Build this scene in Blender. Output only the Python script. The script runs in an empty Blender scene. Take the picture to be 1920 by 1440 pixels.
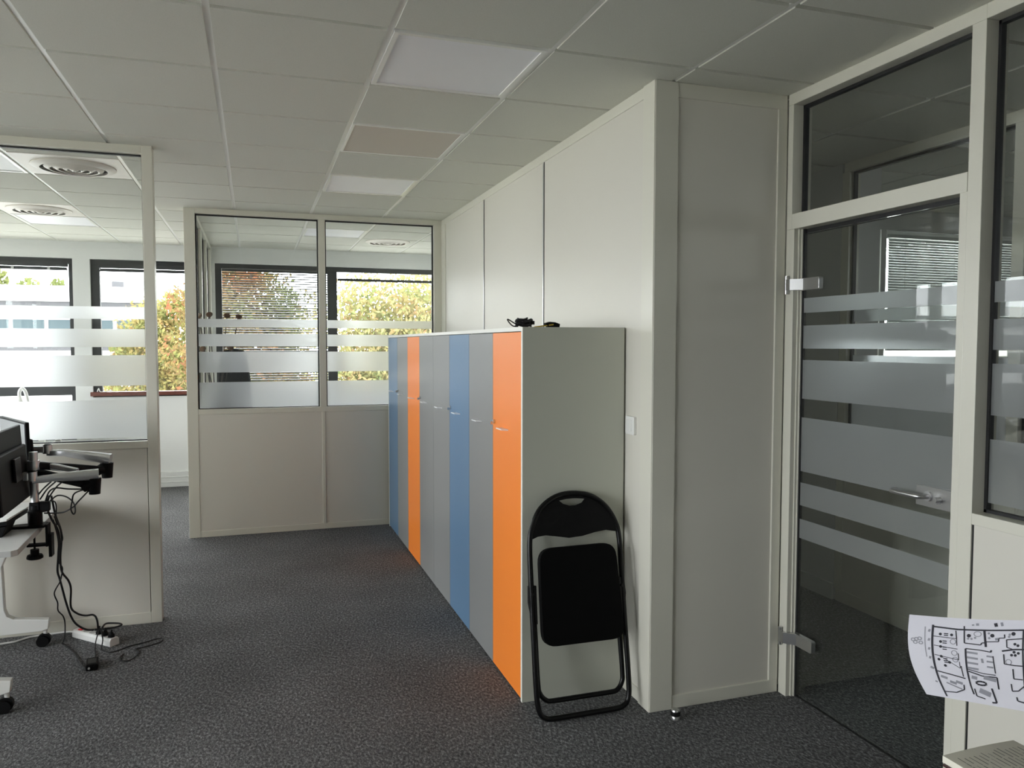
import bpy, bmesh, math, random
from mathutils import Vector, Matrix, noise
random.seed(7)
SC = bpy.context.scene
COL = SC.collection
PI = math.pi
CEIL = 2.666

# ------------------------------------------------------------------ materials
def mat(name, base=(.8, .8, .8), rough=.5, metal=0., spec=.5, bump=None, noise_mix=None, coat=0., extra=None):
    m = bpy.data.materials.new(name); m.use_nodes = True
    nt = m.node_tree; b = nt.nodes['Principled BSDF']
    b.inputs['Base Color'].default_value = (*base, 1)
    b.inputs['Roughness'].default_value = rough
    b.inputs['Metallic'].default_value = metal
    b.inputs['Specular IOR Level'].default_value = spec
    if coat:
        b.inputs['Coat Weight'].default_value = coat
        b.inputs['Coat Roughness'].default_value = .15
    if bump or noise_mix:
        tc = nt.nodes.new('ShaderNodeTexCoord')
    if noise_mix:                      # (scale, second colour, low, high)
        n = nt.nodes.new('ShaderNodeTexNoise'); n.inputs['Scale'].default_value = noise_mix[0]
        n.inputs['Detail'].default_value = 4
        nt.links.new(tc.outputs['Object'], n.inputs['Vector'])
        r = nt.nodes.new('ShaderNodeValToRGB')
        r.color_ramp.elements[0].position = noise_mix[2]; r.color_ramp.elements[1].position = noise_mix[3]
        r.color_ramp.elements[0].color = (*base, 1); r.color_ramp.elements[1].color = (*noise_mix[1], 1)
        nt.links.new(n.outputs['Fac'], r.inputs['Fac'])
        nt.links.new(r.outputs['Color'], b.inputs['Base Color'])
    if bump:                           # (scale, strength, distance)
        n2 = nt.nodes.new('ShaderNodeTexNoise'); n2.inputs['Scale'].default_value = bump[0]
        n2.inputs['Detail'].default_value = 3
        nt.links.new(tc.outputs['Object'], n2.inputs['Vector'])
        bp = nt.nodes.new('ShaderNodeBump'); bp.inputs['Strength'].default_value = bump[1]
        bp.inputs['Distance'].default_value = bump[2]
        nt.links.new(n2.outputs['Fac'], bp.inputs['Height'])
        nt.links.new(bp.outputs['Normal'], b.inputs['Normal'])
    return m

M = {}
M['frame'] = mat('cream_lacquered_aluminium', (.70, .685, .60), .30, spec=.5)
M['panel'] = mat('cream_partition_panel', (.69, .668, .60), .38, bump=(600, .05, .0005))
M['wallpaint'] = mat('pale_wall_paint', (.72, .73, .72), .7, bump=(180, .08, .001))
M['greywall'] = mat('grey_wall_paint', (.60, .605, .60), .7, bump=(180, .08, .001))
M['tile'] = mat('mineral_ceiling_tile', (.71, .71, .65), .9, spec=.2, bump=(420, .25, .0012), noise_mix=(260, (.65, .65, .59), .45, .75))
M['grid'] = mat('white_ceiling_grid', (.86, .86, .83), .28)
M['gasket'] = mat('black_rubber_gasket', (.012, .012, .013), .55)
M['chrome'] = mat('brushed_steel', (.62, .62, .62), .28, metal=1., bump=(300, .05, .0003))
M['alu'] = mat('polished_aluminium', (.72, .72, .73), .30, metal=.9)
M['silver'] = mat('silver_lacquer', (.90, .90, .92), .45)
M['black'] = mat('black_plastic', (.004, .004, .0044), .5, spec=.18, bump=(500, .05, .0004))
M['blackpaint'] = mat('black_powder_coat', (.003, .003, .0032), .32, spec=.3)
M['vinyl'] = mat('black_vinyl', (.0025, .0025, .0025), .8, spec=.12, bump=(300, .2, .0006))
M['cable'] = mat('black_cable_sheath', (.010, .010, .011), .45)
M['whiteplastic'] = mat('white_plastic', (.80, .80, .78), .35)
M['whitemetal'] = mat('white_powder_coat', (.76, .76, .73), .4)
M['desktop'] = mat('white_laminate', (.78, .78, .78), .35, bump=(300, .04, .0004))
M['deskedge'] = mat('grey_edge_band', (.50, .50, .49), .5)
M['carcass'] = mat('grey_melamine', (.53, .54, .465), .42, bump=(500, .05, .0004))
M['edge'] = mat('white_edge_band', (.85, .84, .78), .4)
M['dgrey'] = mat('grey_locker_door', (.255, .26, .258), .32, spec=.38, bump=(500, .04, .0004))
M['dblue'] = mat('blue_locker_door', (.13, .235, .375), .32, spec=.38, bump=(500, .04, .0004))
M['dorange'] = mat('orange_locker_door', (.96, .265, .035), .34, spec=.38, bump=(500, .04, .0004))
M['red'] = mat('red_switch_plastic', (.75, .03, .04), .3)
M['socket'] = mat('grey_socket_recess', (.45, .45, .44), .5)
M['anthracite'] = mat('anthracite_window_frame', (.028, .030, .033), .45)
M['slat'] = mat('grey_blind_slat', (.10, .105, .11), .4)
M['whiteslat'] = mat('white_blind_slat', (.50, .53, .525), .45)
M['sillwood'] = mat('red_brown_sill', (.16, .045, .03), .4, noise_mix=(30, (.11, .03, .02), .4, .7))
M['opal'] = mat('opal_light_diffuser', (.93, .93, .98), .45)
M['diffuser'] = mat('cream_air_diffuser', (.80, .75, .69), .4)
M['darkwood'] = mat('dark_brown_wood', (.05, .018, .012), .45, noise_mix=(18, (.03, .01, .008), .4, .7))
M['notepaper'] = mat('cream_note_paper', (.74, .71, .61), .8)
M['ink'] = mat('dark_ink', (.16, .16, .15), .8)
M['plan_ink'] = mat('plan_print_ink', (.035, .035, .045), .8)
M['plan_grey'] = mat('plan_print_grey', (.30, .30, .34), .8)
M['sheet'] = mat('white_print_paper', (.72, .71, .78), .75, bump=(60, .06, .001))
M['screen'] = mat('monitor_screen', (.30, .31, .32), .25)
M['yellow'] = mat('yellow_plastic', (.60, .42, .05), .5)
M['brownpod'] = mat('dried_brown_pod', (.14, .065, .03), .8, bump=(90, .4, .003))
M['stem'] = mat('dark_dried_stem', (.05, .04, .03), .8)
M['vase'] = mat('dark_grey_vase', (.05, .055, .06), .35)
M['bwhite'] = mat('white_cladding', (.78, .78, .78), .6, bump=(20, .1, .004))
M['bgrey'] = mat('grey_and_soffit_shade', (.045, .045, .05), .7)  # dark enough to paint the roof overhang's shade; also on ledge and rooftop unit
M['bglass'] = mat('blue_reflective_glazing', (.045, .066, .075), .4, spec=.2)
M['ground'] = mat('outdoor_ground', (.50, .49, .47), .95, noise_mix=(.6, (.40, .40, .36), .35, .65))
M['bark'] = mat('tree_bark', (.07, .05, .04), .9, bump=(30, .5, .01))

def carpet_mat():
    m = bpy.data.materials.new('charcoal_loop_carpet'); m.use_nodes = True
    nt = m.node_tree; N = nt.nodes; b = N['Principled BSDF']
    b.inputs['Roughness'].default_value = .95; b.inputs['Specular IOR Level'].default_value = .15
    tc = N.new('ShaderNodeTexCoord')
    mp = N.new('ShaderNodeMapping'); mp.inputs['Scale'].default_value = (1, .55, 1); mp.inputs['Rotation'].default_value = (0, 0, .5)
    nt.links.new(tc.outputs['Object'], mp.inputs['Vector'])
    n = N.new('ShaderNodeTexNoise'); n.inputs['Scale'].default_value = 100; n.inputs['Detail'].default_value = 4; n.inputs['Roughness'].default_value = .86
    nt.links.new(mp.outputs['Vector'], n.inputs['Vector'])
    r = N.new('ShaderNodeValToRGB'); e = r.color_ramp.elements
    e[0].position = .34; e[0].color = (.030, .030, .031, 1)
    e[1].position = .72; e[1].color = (.60, .605, .61, 1)
    k = e.new(.50); k.color = (.115, .116, .119, 1)
    k = e.new(.60); k.color = (.26, .263, .268, 1)
    nt.links.new(n.outputs['Fac'], r.inputs['Fac'])
    n2 = N.new('ShaderNodeTexNoise'); n2.inputs['Scale'].default_value = 2.2; n2.inputs['Detail'].default_value = 4
    nt.links.new(tc.outputs['Object'], n2.inputs['Vector'])
    mr = N.new('ShaderNodeMapRange'); mr.inputs[1].default_value = .3; mr.inputs[2].default_value = .7; mr.inputs[3].default_value = .86; mr.inputs[4].default_value = 1.12
    nt.links.new(n2.outputs['Fac'], mr.inputs[0])
    mx = N.new('ShaderNodeVectorMath'); mx.operation = 'SCALE'
    nt.links.new(r.outputs['Color'], mx.inputs[0]); nt.links.new(mr.outputs[0], mx.inputs['Scale'])
    nt.links.new(mx.outputs[0], b.inputs['Base Color'])
    bp = N.new('ShaderNodeBump'); bp.inputs['Strength'].default_value = .9; bp.inputs['Distance'].default_value = .006
    nt.links.new(n.outputs['Fac'], bp.inputs['Height']); nt.links.new(bp.outputs['Normal'], b.inputs['Normal'])
    return m
M['carpet'] = carpet_mat()

def fresnel_ior(nt, ior):
    N = nt.nodes
    g = N.new('ShaderNodeNewGeometry')
    ma = N.new('ShaderNodeMath'); ma.operation = 'MULTIPLY_ADD'
    nt.links.new(g.outputs['Backfacing'], ma.inputs[0])
    ma.inputs[1].default_value = 1 / ior - ior; ma.inputs[2].default_value = ior
    f = N.new('ShaderNodeFresnel'); nt.links.new(ma.outputs[0], f.inputs['IOR'])
    return f

def glass_mat(name, tint, ior=1.5):
    m = bpy.data.materials.new(name); m.use_nodes = True
    nt = m.node_tree; N = nt.nodes; N.remove(N['Principled BSDF'])
    f = fresnel_ior(nt, ior)
    t = N.new('ShaderNodeBsdfTransparent'); t.inputs['Color'].default_value = (*tint, 1)
    g = N.new('ShaderNodeBsdfGlossy'); g.inputs['Roughness'].default_value = 0.; g.inputs['Color'].default_value = (.95, .97, .96, 1)
    mx = N.new('ShaderNodeMixShader')
    nt.links.new(f.outputs[0], mx.inputs[0]); nt.links.new(t.outputs[0], mx.inputs[1]); nt.links.new(g.outputs[0], mx.inputs[2])
    nt.links.new(mx.outputs[0], N['Material Output'].inputs['Surface'])
    return m
M['glass'] = glass_mat('clear_glass', (.975, .985, .98))
M['doorglass'] = glass_mat('toughened_door_glass', (.95, .97, .96))

def film_mat():
    m = bpy.data.materials.new('frosted_window_film'); m.use_nodes = True
    nt = m.node_tree; N = nt.nodes; N.remove(N['Principled BSDF'])
    tr = N.new('ShaderNodeBsdfTranslucent'); tr.inputs['Color'].default_value = (.86, .87, .90, 1)
    df = N.new('ShaderNodeBsdfDiffuse'); df.inputs['Color'].default_value = (.55, .57, .57, 1)
    rf = N.new('ShaderNodeBsdfRefraction'); rf.inputs['Color'].default_value = (.93, .95, .96, 1)
    rf.inputs['Roughness'].default_value = .62; rf.inputs['IOR'].default_value = 1.18
    gl = N.new('ShaderNodeBsdfGlossy'); gl.inputs['Roughness'].default_value = .02
    a = N.new('ShaderNodeMixShader'); a.inputs[0].default_value = .36
    nt.links.new(tr.outputs[0], a.inputs[1]); nt.links.new(df.outputs[0], a.inputs[2])
    c = N.new('ShaderNodeMixShader'); c.inputs[0].default_value = .42
    nt.links.new(a.outputs[0], c.inputs[1]); nt.links.new(rf.outputs[0], c.inputs[2])
    f = fresnel_ior(nt, 1.45)
    d = N.new('ShaderNodeMixShader'); nt.links.new(f.outputs[0], d.inputs[0])
    nt.links.new(c.outputs[0], d.inputs[1]); nt.links.new(gl.outputs[0], d.inputs[2])
    nt.links.new(d.outputs[0], N['Material Output'].inputs['Surface'])
    return m
M['film'] = film_mat()

def grille_mat():
    m = mat('perforated_metal_grille', (.42, .38, .33), .55, metal=.15)
    nt = m.node_tree; N = nt.nodes; b = N['Principled BSDF']
    tc = N.new('ShaderNodeTexCoord'); v = N.new('ShaderNodeTexVoronoi'); v.inputs['Scale'].default_value = 160; v.inputs['Randomness'].default_value = 0
    nt.links.new(tc.outputs['Object'], v.inputs['Vector'])
    r = N.new('ShaderNodeValToRGB'); r.color_ramp.elements[0].position = .30; r.color_ramp.elements[1].position = .36
    r.color_ramp.elements[0].color = (.24, .215, .19, 1); r.color_ramp.elements[1].color = (.66, .60, .54, 1)
    nt.links.new(v.outputs['Distance'], r.inputs['Fac']); nt.links.new(r.outputs['Color'], b.inputs['Base Color'])
    return m
M['grille'] = grille_mat()

def leaf_mat(name, cols, scale=1.1):
    m = bpy.data.materials.new(name); m.use_nodes = True
    nt = m.node_tree; N = nt.nodes; N.remove(N['Principled BSDF'])
    tc = N.new('ShaderNodeTexCoord'); n = N.new('ShaderNodeTexNoise'); n.inputs['Scale'].default_value = scale; n.inputs['Detail'].default_value = 5; n.inputs['Roughness'].default_value = .7
    nt.links.new(tc.outputs['Object'], n.inputs['Vector'])
    r = N.new('ShaderNodeValToRGB'); e = r.color_ramp.elements
    e[0].position = .30; e[0].color = (*cols[0], 1); e[1].position = .70; e[1].color = (*cols[-1], 1)
    for i, c in enumerate(cols[1:-1]):
        k = e.new(.30 + .40 * (i + 1) / (len(cols) - 1)); k.color = (*c, 1)
    nt.links.new(n.outputs['Fac'], r.inputs['Fac'])
    d = N.new('ShaderNodeBsdfDiffuse'); t = N.new('ShaderNodeBsdfTranslucent')
    nt.links.new(r.outputs['Color'], d.inputs['Color']); nt.links.new(r.outputs['Color'], t.inputs['Color'])
    mx = N.new('ShaderNodeMixShader'); mx.inputs[0].default_value = .4
    nt.links.new(d.outputs[0], mx.inputs[1]); nt.links.new(t.outputs[0], mx.inputs[2])
    nt.links.new(mx.outputs[0], N['Material Output'].inputs['Surface'])
    return m
M['leaf_autumn'] = leaf_mat('autumn_leaves', [(0.098, 0.121, 0.041), (0.190, 0.196, 0.068), (0.247, 0.190, 0.074), (0.270, 0.138, 0.068)], 2.2)
M['leaf_red'] = leaf_mat('turning_red_leaves', [(.055, .070, .025), (.105, .115, .045), (.165, .095, .045), (.240, .052, .032)], .7)
M['leaf_yellow'] = leaf_mat('yellow_green_leaves', [(0.092, 0.132, 0.051), (0.190, 0.201, 0.081), (0.270, 0.218, 0.101), (0.299, 0.144, 0.081)], 2.6)
M['leaf_green'] = leaf_mat('pale_green_leaves', [(.085, .115, .035), (.150, .170, .060), (.190, .195, .075)])

# ------------------------------------------------------------------ mesh builder
class MB:
    def __init__(s, T=None): s.v = []; s.f = []; s.T = T
    def add(s, vs, fs):
        b = len(s.v)
        for p in vs:
            p = Vector(p); s.v.append(s.T @ p if s.T else p)
        s.f += [tuple(b + i for i in q) for q in fs]
        return s
    def box(s, x0, x1, y0, y1, z0, z1):
        return s.add([(x0, y0, z0), (x1, y0, z0), (x1, y1, z0), (x0, y1, z0), (x0, y0, z1), (x1, y0, z1), (x1, y1, z1), (x0, y1, z1)],
              [(0, 3, 2, 1), (4, 5, 6, 7), (0, 1, 5, 4), (1, 2, 6, 5), (2, 3, 7, 6), (3, 0, 4, 7)])
    def quad(s, a, b, c, d): return s.add([a, b, c, d], [(0, 1, 2, 3)])
    def prism(s, out, fn, t0, t1, hole=None):
        """outline (2D) extruded: fn(u, v, t) -> point; optional hole by bridging"""
        n = len(out)
        area = sum(out[i][0] * out[(i + 1) % n][1] - out[(i + 1) % n][0] * out[i][1] for i in range(n))
        if area < 0: out = out[::-1]
        bm = bmesh.new()
        def face(pts, t):
            vs = [bm.verts.new(fn(u, v, t)) for u, v in pts]
            return vs
        loops = [out] + ([hole] if hole else [])
        rings = []
        for L in loops:
            a = face(L, t0); b = face(L, t1); rings.append((a, b))
            for i in range(len(L)):
                j = (i + 1) % len(L)
                bm.faces.new((a[i], a[j], b[j], b[i]))
        for k in (0, 1):
            es = []
            for R in rings:
                r = R[k]
                for i in range(len(r)):
                    e = bm.edges.get((r[i], r[(i + 1) % len(r)]))
                    es.append(e)
            bmesh.ops.triangle_fill(bm, use_beauty=True, use_dissolve=False, edges=es)
        bmesh.ops.recalc_face_normals(bm, faces=bm.faces)
        bm.verts.index_update()
        s.add([v.co.copy() for v in bm.verts], [tuple(v.index for v in f.verts) for f in bm.faces])
        bm.free(); return s
    def ring_tube(s, pts, r, seg=10, closed=False):
        P = [Vector(p) for p in pts]; n = len(P); base = len(s.v); vs = []
        up = None
        for i in range(n):
            if closed: d = P[(i + 1) % n] - P[i - 1]
            else: d = P[min(i + 1, n - 1)] - P[max(i - 1, 0)]
            if d.length < 1e-9: d = Vector((0, 0, 1))
            d.normalize()
            if up is None:
                up = Vector((0, 0, 1)) if abs(d.z) < .9 else Vector((1, 0, 0))
            a = d.cross(up)
            if a.length < 1e-6: a = d.orthogonal()
            a.normalize(); b = a.cross(d).normalized(); up = b
            rr = r[i] if isinstance(r, (list, tuple)) else r
            for k in range(seg):
                th = 2 * PI * k / seg
                vs.append(P[i] + a * (math.cos(th) * rr) + b * (math.sin(th) * rr))
        fs = []
        for i in range(n if closed else n - 1):
            j = (i + 1) % n
            for k in range(seg):
                l = (k + 1) % seg
                fs.append((i * seg + k, i * seg + l, j * seg + l, j * seg + k))
        if not closed:
            fs.append(tuple(range(seg))[::-1]); fs.append(tuple((n - 1) * seg + k for k in range(seg)))
        return s.add(vs, fs)
    def tube(s, pts, r, seg=8, sub=6, closed=False):
        return s.ring_tube(smooth(pts, sub, closed), r, seg, closed)
    def cyl(s, p0, p1, r0, r1=None, seg=20):
        return s.ring_tube([p0, p1], [r0, r0 if r1 is None else r1], seg)
    def lathe(s, prof, c=(0, 0, 0), seg=28):
        vs = []; n = len(prof)
        for r, z in prof:
            for k in range(seg):
                th = 2 * PI * k / seg
                vs.append((c[0] + r * math.cos(th), c[1] + r * math.sin(th), c[2] + z))
        fs = [(i * seg + k, i * seg + (k + 1) % seg, (i + 1) * seg + (k + 1) % seg, (i + 1) * seg + k) for i in range(n - 1) for k in range(seg)]
        fs.append(tuple(range(seg))[::-1]); fs.append(tuple((n - 1) * seg + k for k in range(seg)))
        return s.add(vs, fs)

def smooth(pts, sub=6, closed=False):
    P = [Vector(p) for p in pts]; n = len(P); out = []
    m = n if closed else n - 1
    for i in range(m):
        p0 = P[(i - 1) % n] if closed or i > 0 else P[0] * 2 - P[1]
        p1 = P[i]; p2 = P[(i + 1) % n]
        p3 = P[(i + 2) % n] if closed or i + 2 < n else P[-1] * 2 - P[-2]
        for k in range(sub):
            t = k / sub
            out.append(.5 * ((2 * p1) + (p2 - p0) * t + (2 * p0 - 5 * p1 + 4 * p2 - p3) * t * t + (3 * p1 - p0 - 3 * p2 + p3) * t ** 3))
    if not closed: out.append(P[-1])
    return out

ROOT = {}
def origin(o):
    while o is not None and o.name not in ROOT: o = o.parent
    return ROOT[o.name] if o is not None else Vector((0, 0, 0))

def obj(name, mb, m, parent=None, bevel=0., shade=False, label=None, at=None):
    """link the builder as ONE mesh object; verts are world coordinates"""
    off = origin(parent) if parent is not None else Vector(at or (0, 0, 0))
    me = bpy.data.meshes.new(name)
    me.from_pydata([tuple(v - off) for v in mb.v], [], mb.f); me.update()
    me.materials.append(M[m] if isinstance(m, str) else m)
    o = bpy.data.objects.new(name, me); COL.objects.link(o)
    if parent is not None: o.parent = parent
    else:
        o.location = off; ROOT[o.name] = off
    if shade:
        for p in me.polygons: p.use_smooth = True
        e = o.modifiers.new('edges', 'EDGE_SPLIT'); e.split_angle = math.radians(40)
    if bevel:
        b = o.modifiers.new('bevel', 'BEVEL'); b.width = bevel; b.segments = 2; b.limit_method = 'ANGLE'; b.angle_limit = math.radians(40)
    if label: o['label'] = label
    return o

def tag(o, label=None, cat=None, group=None, kind=None):
    if label: o['label'] = label
    if cat: o['category'] = cat
    if group: o['group'] = group
    if kind: o['kind'] = kind
    return o

def thing(name, label, cat, loc=(0, 0, 0), group=None):
    o = bpy.data.objects.new(name, None); o.empty_display_size = .1; COL.objects.link(o)
    o.location = loc; ROOT[o.name] = Vector(loc)
    return tag(o, label, cat, group)

def shell(name, label=None, cat=None):
    o = bpy.data.objects.new(name, None); COL.objects.link(o); ROOT[o.name] = Vector((0, 0, 0))
    return tag(o, label, cat, None, 'structure')

def dup(root, loc, label, group=None):
    r = root.copy(); COL.objects.link(r); r.location = loc; ROOT[r.name] = Vector(loc)
    r['label'] = label
    if group: r['group'] = group
    for ch in list(root.children):
        c = ch.copy(); COL.objects.link(c); c.parent = r
        for g in list(ch.children):
            d = g.copy(); COL.objects.link(d); d.parent = c
    return r

def rounded(w, h, r, n=6, cx=0, cy=0):
    out = []
    for sx, sy, a0 in ((1, 1, 0), (-1, 1, 90), (-1, -1, 180), (1, -1, 270)):
        for k in range(n + 1):
            a = math.radians(a0 + 90 * k / n)
            out.append((cx + sx * (w / 2 - r) + r * math.cos(a), cy + sy * (h / 2 - r) + r * math.sin(a)))
    return out

# ------------------------------------------------------------------ floor and ceiling
XW, YF = -4.3, 9.32          # left facade, back facade (inner faces)
XR, YR = 7.0, 5.0            # right rooms: far side and their facade
tag(obj('floor', MB().box(XW - .3, 2.30, -4.3, YF + .25, -.2, 0).box(2.30, XR, -4.3, YR + .25, -.2, -.0005), 'carpet'),
    'charcoal grey loop carpet across the office floor', 'floor', None, 'structure')
tag(obj('trim_1', MB().box(2.288, 2.296, -4, 2.84, -.01, .0015), 'gasket'), 'dark carpet seam under the glass door', 'carpet seam', None, 'structure')

GX0, GY0, TS = -.7305, 2.1367, .6
fix = {}                                   # tiles taken by lights and air outlets: (column, row)
def cr(c, r): return (GX0 + TS * c, GY0 + TS * r)
LIGHTS = [(2, 1), (2, 5), (2, 9), (-2, 5), (-2, 9)]
VENT = [(2, 3)]
DIFF = [(-1, 5), (-2, 8)]
taken = set(LIGHTS + VENT + DIFF)
tiles = MB(); G = .012
c0, c1 = int(math.floor((XW - GX0) / TS)), int(math.ceil((XR - GX0) / TS))
r0, r1 = int(math.floor((-4 - GY0) / TS)), int(math.ceil((YF - GY0) / TS))
for c in range(c0, c1):
    for r in range(r0, r1):
        if (c, r) in taken: continue
        x, y = cr(c, r)
        xa, xb, ya, yb = max(x + G, XW), min(x + TS - G, XR), max(y + G, -4), min(y + TS - G, YF)
        if x > 2.3: yb = min(yb, YR)
        if xb - xa < .01 or yb - ya < .01: continue
        tiles.box(xa, xb, ya, yb, CEIL, CEIL + .02)
ce = obj('ceiling', tiles, 'tile')
tag(ce, 'suspended ceiling of pale grey mineral tiles in a white grid', 'ceiling', None, 'structure')
gb = MB()
for c in range(c0, c1 + 1):
    x = GX0 + TS * c; gb.box(x - G, x + G, -4, YF, CEIL + .006, CEIL + .034)
for r in range(r0, r1 + 1):
    y = GY0 + TS * r; gb.box(XW, XR, y - G, y + G, CEIL + .0155, CEIL + .034)
obj('grid_rail', gb, 'grid', ce)
obj('ceiling_backing', MB().box(XW - .3, XR, -4.3, YF + .3, CEIL + .036, CEIL + .25), 'tile', ce)

def ceiling_light(c, r, label):
    x, y = cr(c, r)
    t = thing('ceiling_light', label, 'ceiling light', (x + .3, y + .3, CEIL), 'square ceiling light panels')
    f = MB(); a, b = .014, .586
    f.box(x + a, x + b, y + a, y + a + .018, CEIL - .002, CEIL + .02).box(x + a, x + b, y + b - .018, y + b, CEIL - .002, CEIL + .02)
    f.box(x + a, x + a + .018, y + a + .018, y + b - .018, CEIL - .002, CEIL + .02).box(x + b - .018, x + b, y + a + .018, y + b - .018, CEIL - .002, CEIL + .02)
    obj('frame', f, 'grid', t)
    obj('diffuser', MB().box(x + .033, x + .567, y + .033, y + .567, CEIL + .003, CEIL + .01), 'opal', t)
ceiling_light(2, 1, 'large unlit square light panel nearest the camera above the lockers')
ceiling_light(2, 5, 'unlit square light panel beyond the brown ceiling grille')
ceiling_light(2, 9, 'unlit light panel seen through the back glass partition, beside the round air outlet')
ceiling_light(-2, 5, 'light panel at the left edge beside the nearer square air outlet')
ceiling_light(-2, 9, 'light panel just beyond the farther square air outlet in the left office')

x, y = cr(2, 3)
t = thing('ceiling_vent', 'brownish perforated metal ceiling grille between two light panels', 'ceiling vent', (x + .3, y + .3, CEIL))
f = MB()
f.box(x + .013, x + .587, y + .013, y + .026, CEIL - .001, CEIL + .02).box(x + .013, x + .587, y + .574, y + .587, CEIL - .001, CEIL + .02)
f.box(x + .013, x + .026, y + .026, y + .574, CEIL - .001, CEIL + .02).box(x + .574, x + .587, y + .026, y + .574, CEIL - .001, CEIL + .02)
obj('frame', f, 'grid', t)
obj('perforated_panel', MB().box(x + .026, x + .574, y + .026, y + .574, CEIL + .002, CEIL + .01), 'grille', t)

def rings(t, cx, cy):
    obj('outer_ring', MB().lathe([(.235, 0), (.235, -.006), (.20, -.022), (.185, -.020), (.205, -.004), (.205, .0)], (cx, cy, CEIL)), 'diffuser', t, shade=True)
    for R in (.165, .118, .072):
        obj('cone_ring', MB().lathe([(R, -.002), (R, -.012), (R - .026, -.026), (R - .034, -.024), (R - .012, -.006), (R - .012, -.002)], (cx, cy, CEIL)), 'diffuser', t, shade=True)
    obj('core', MB().lathe([(.022, -.001), (.026, -.02), (.012, -.028), (.001, -.029)], (cx, cy, CEIL), 20), 'diffuser', t, shade=True)
for (c, r), lab in zip(DIFF, ('square air outlet plate with round rings, nearer one behind left glass partition',
                              'square air outlet plate with round rings, farther one in the left office')):
    x, y = cr(c, r)
    t = thing('ceiling_air_vent', lab, 'air vent', (x + .3, y + .3, CEIL), 'ceiling air outlets')
    obj('plate', MB().box(x + .012, x + .588, y + .012, y + .588, CEIL, CEIL + .008), 'diffuser', t)
    rings(t, x + .3, y + .3)
t = thing('ceiling_air_vent', 'round air outlet set in the plain tile behind the back partition', 'air vent', (1.37, 8.30, CEIL), 'ceiling air outlets')
rings(t, 1.37, 8.30)

# ------------------------------------------------------------------ glazed partitions
BANDS = [(1.715, 1.783), (1.560, 1.660), (1.345, 1.515), (1.055, 1.266)]
BANDS_LOW = [(.868, .970), (.722, .808)]

def frame_x(f, xs, y0, y1, z0, z1): f.box(xs[0], xs[1], y0, y1, z0, z1)

# left partition, plane y = 4.74
L = shell('wall_left', 'cream half glazed partition at left beside the desk', 'partition wall')
ya, yb = 4.74, 4.82
f = MB()
f.box(-.570, -.515, ya, yb, 0, CEIL)                                   # end post
f.box(XW, -.570, ya, yb, 2.622, CEIL).box(XW, -.570, ya, yb, .995, 1.036)
f.box(XW, -.570, ya, yb, 0, .062)
for xx in (-1.98, -3.2): f.box(xx - .03, xx + .03, ya, yb, .062, 2.622)
obj('partition_frame', f, 'frame', L, bevel=.002)
obj('lower_panel', MB().box(XW, -.575, ya + .004, yb - .004, .06, .997), 'panel', L)
bays = [(-1.95, -.570), (-3.17, -2.01), (XW, -3.23)]
for i, (x0, x1) in enumerate(bays):
    obj('glass_pane', MB().box(x0, x1, ya + .048, ya + .054, 1.036, 2.622), 'glass', L)
    g = MB()
    for (p, q, r, s_) in ((x0, x0 + .006, 1.036, 2.622), (x1 - .006, x1, 1.036, 2.622), (x0, x1, 2.614, 2.622), (x0, x1, 1.036, 1.041)):
        g.box(p, q, ya + .040, ya + .062, r, s_)
    obj('gasket', g, 'gasket', L)
    fl = MB()
    for z0, z1 in BANDS:
        fl.quad((x0 + .006, ya + .0465, max(z0, 1.042)), (x1 - .006, ya + .0465, max(z0, 1.042)), (x1 - .006, ya + .0465, z1), (x0 + .006, ya + .0465, z1))
    obj('frosted_film', fl, 'film', L)

# back partition, plane y = 6.74
B = shell('wall_back', 'cream half glazed partition at the back behind the lockers', 'partition wall')
ya, yb = 6.74, 6.82
f = MB()
f.box(-.515, -.432, ya, yb, 0, CEIL)
f.box(-.432, 1.605, ya, yb, 2.624, CEIL)
f.box(-.432, 1.605, ya, yb, 1.006, 1.048).box(-.432, 1.605, ya, yb, 0, .05)
f.box(.530, .585, ya, yb, 1.048, 2.624).box(.545, .570, ya - .002, yb, .05, 1.006)
f.box(1.520, 1.605, ya, yb, .05, 2.624)
obj('partition_frame', f, 'frame', B, bevel=.002)
obj('lower_panel', MB().box(-.435, 1.6, ya + .004, yb - .004, .045, 1.01), 'panel', B)
for x0, x1 in ((-.432, .530), (.585, 1.520)):
    obj('glass_pane', MB().box(x0, x1, ya + .048, ya + .054, 1.048, 2.624), 'glass', B)
    g = MB()
    for (p, q, r, s_) in ((x0, x0 + .010, 1.048, 2.624), (x1 - .010, x1, 1.048, 2.624), (x0, x1, 2.614, 2.624), (x0, x1, 1.048, 1.053)):
        g.box(p, q, ya + .040, ya + .062, r, s_)
    obj('gasket', g, 'gasket', B)
    fl = MB()
    for z0, z1 in BANDS:
        fl.quad((x0 + .010, ya + .0465, z0), (x1 - .010, ya + .0465, z0), (x1 - .010, ya + .0465, z1), (x0 + .010, ya + .0465, z1))
    obj('frosted_film', fl, 'film', B)

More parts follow.
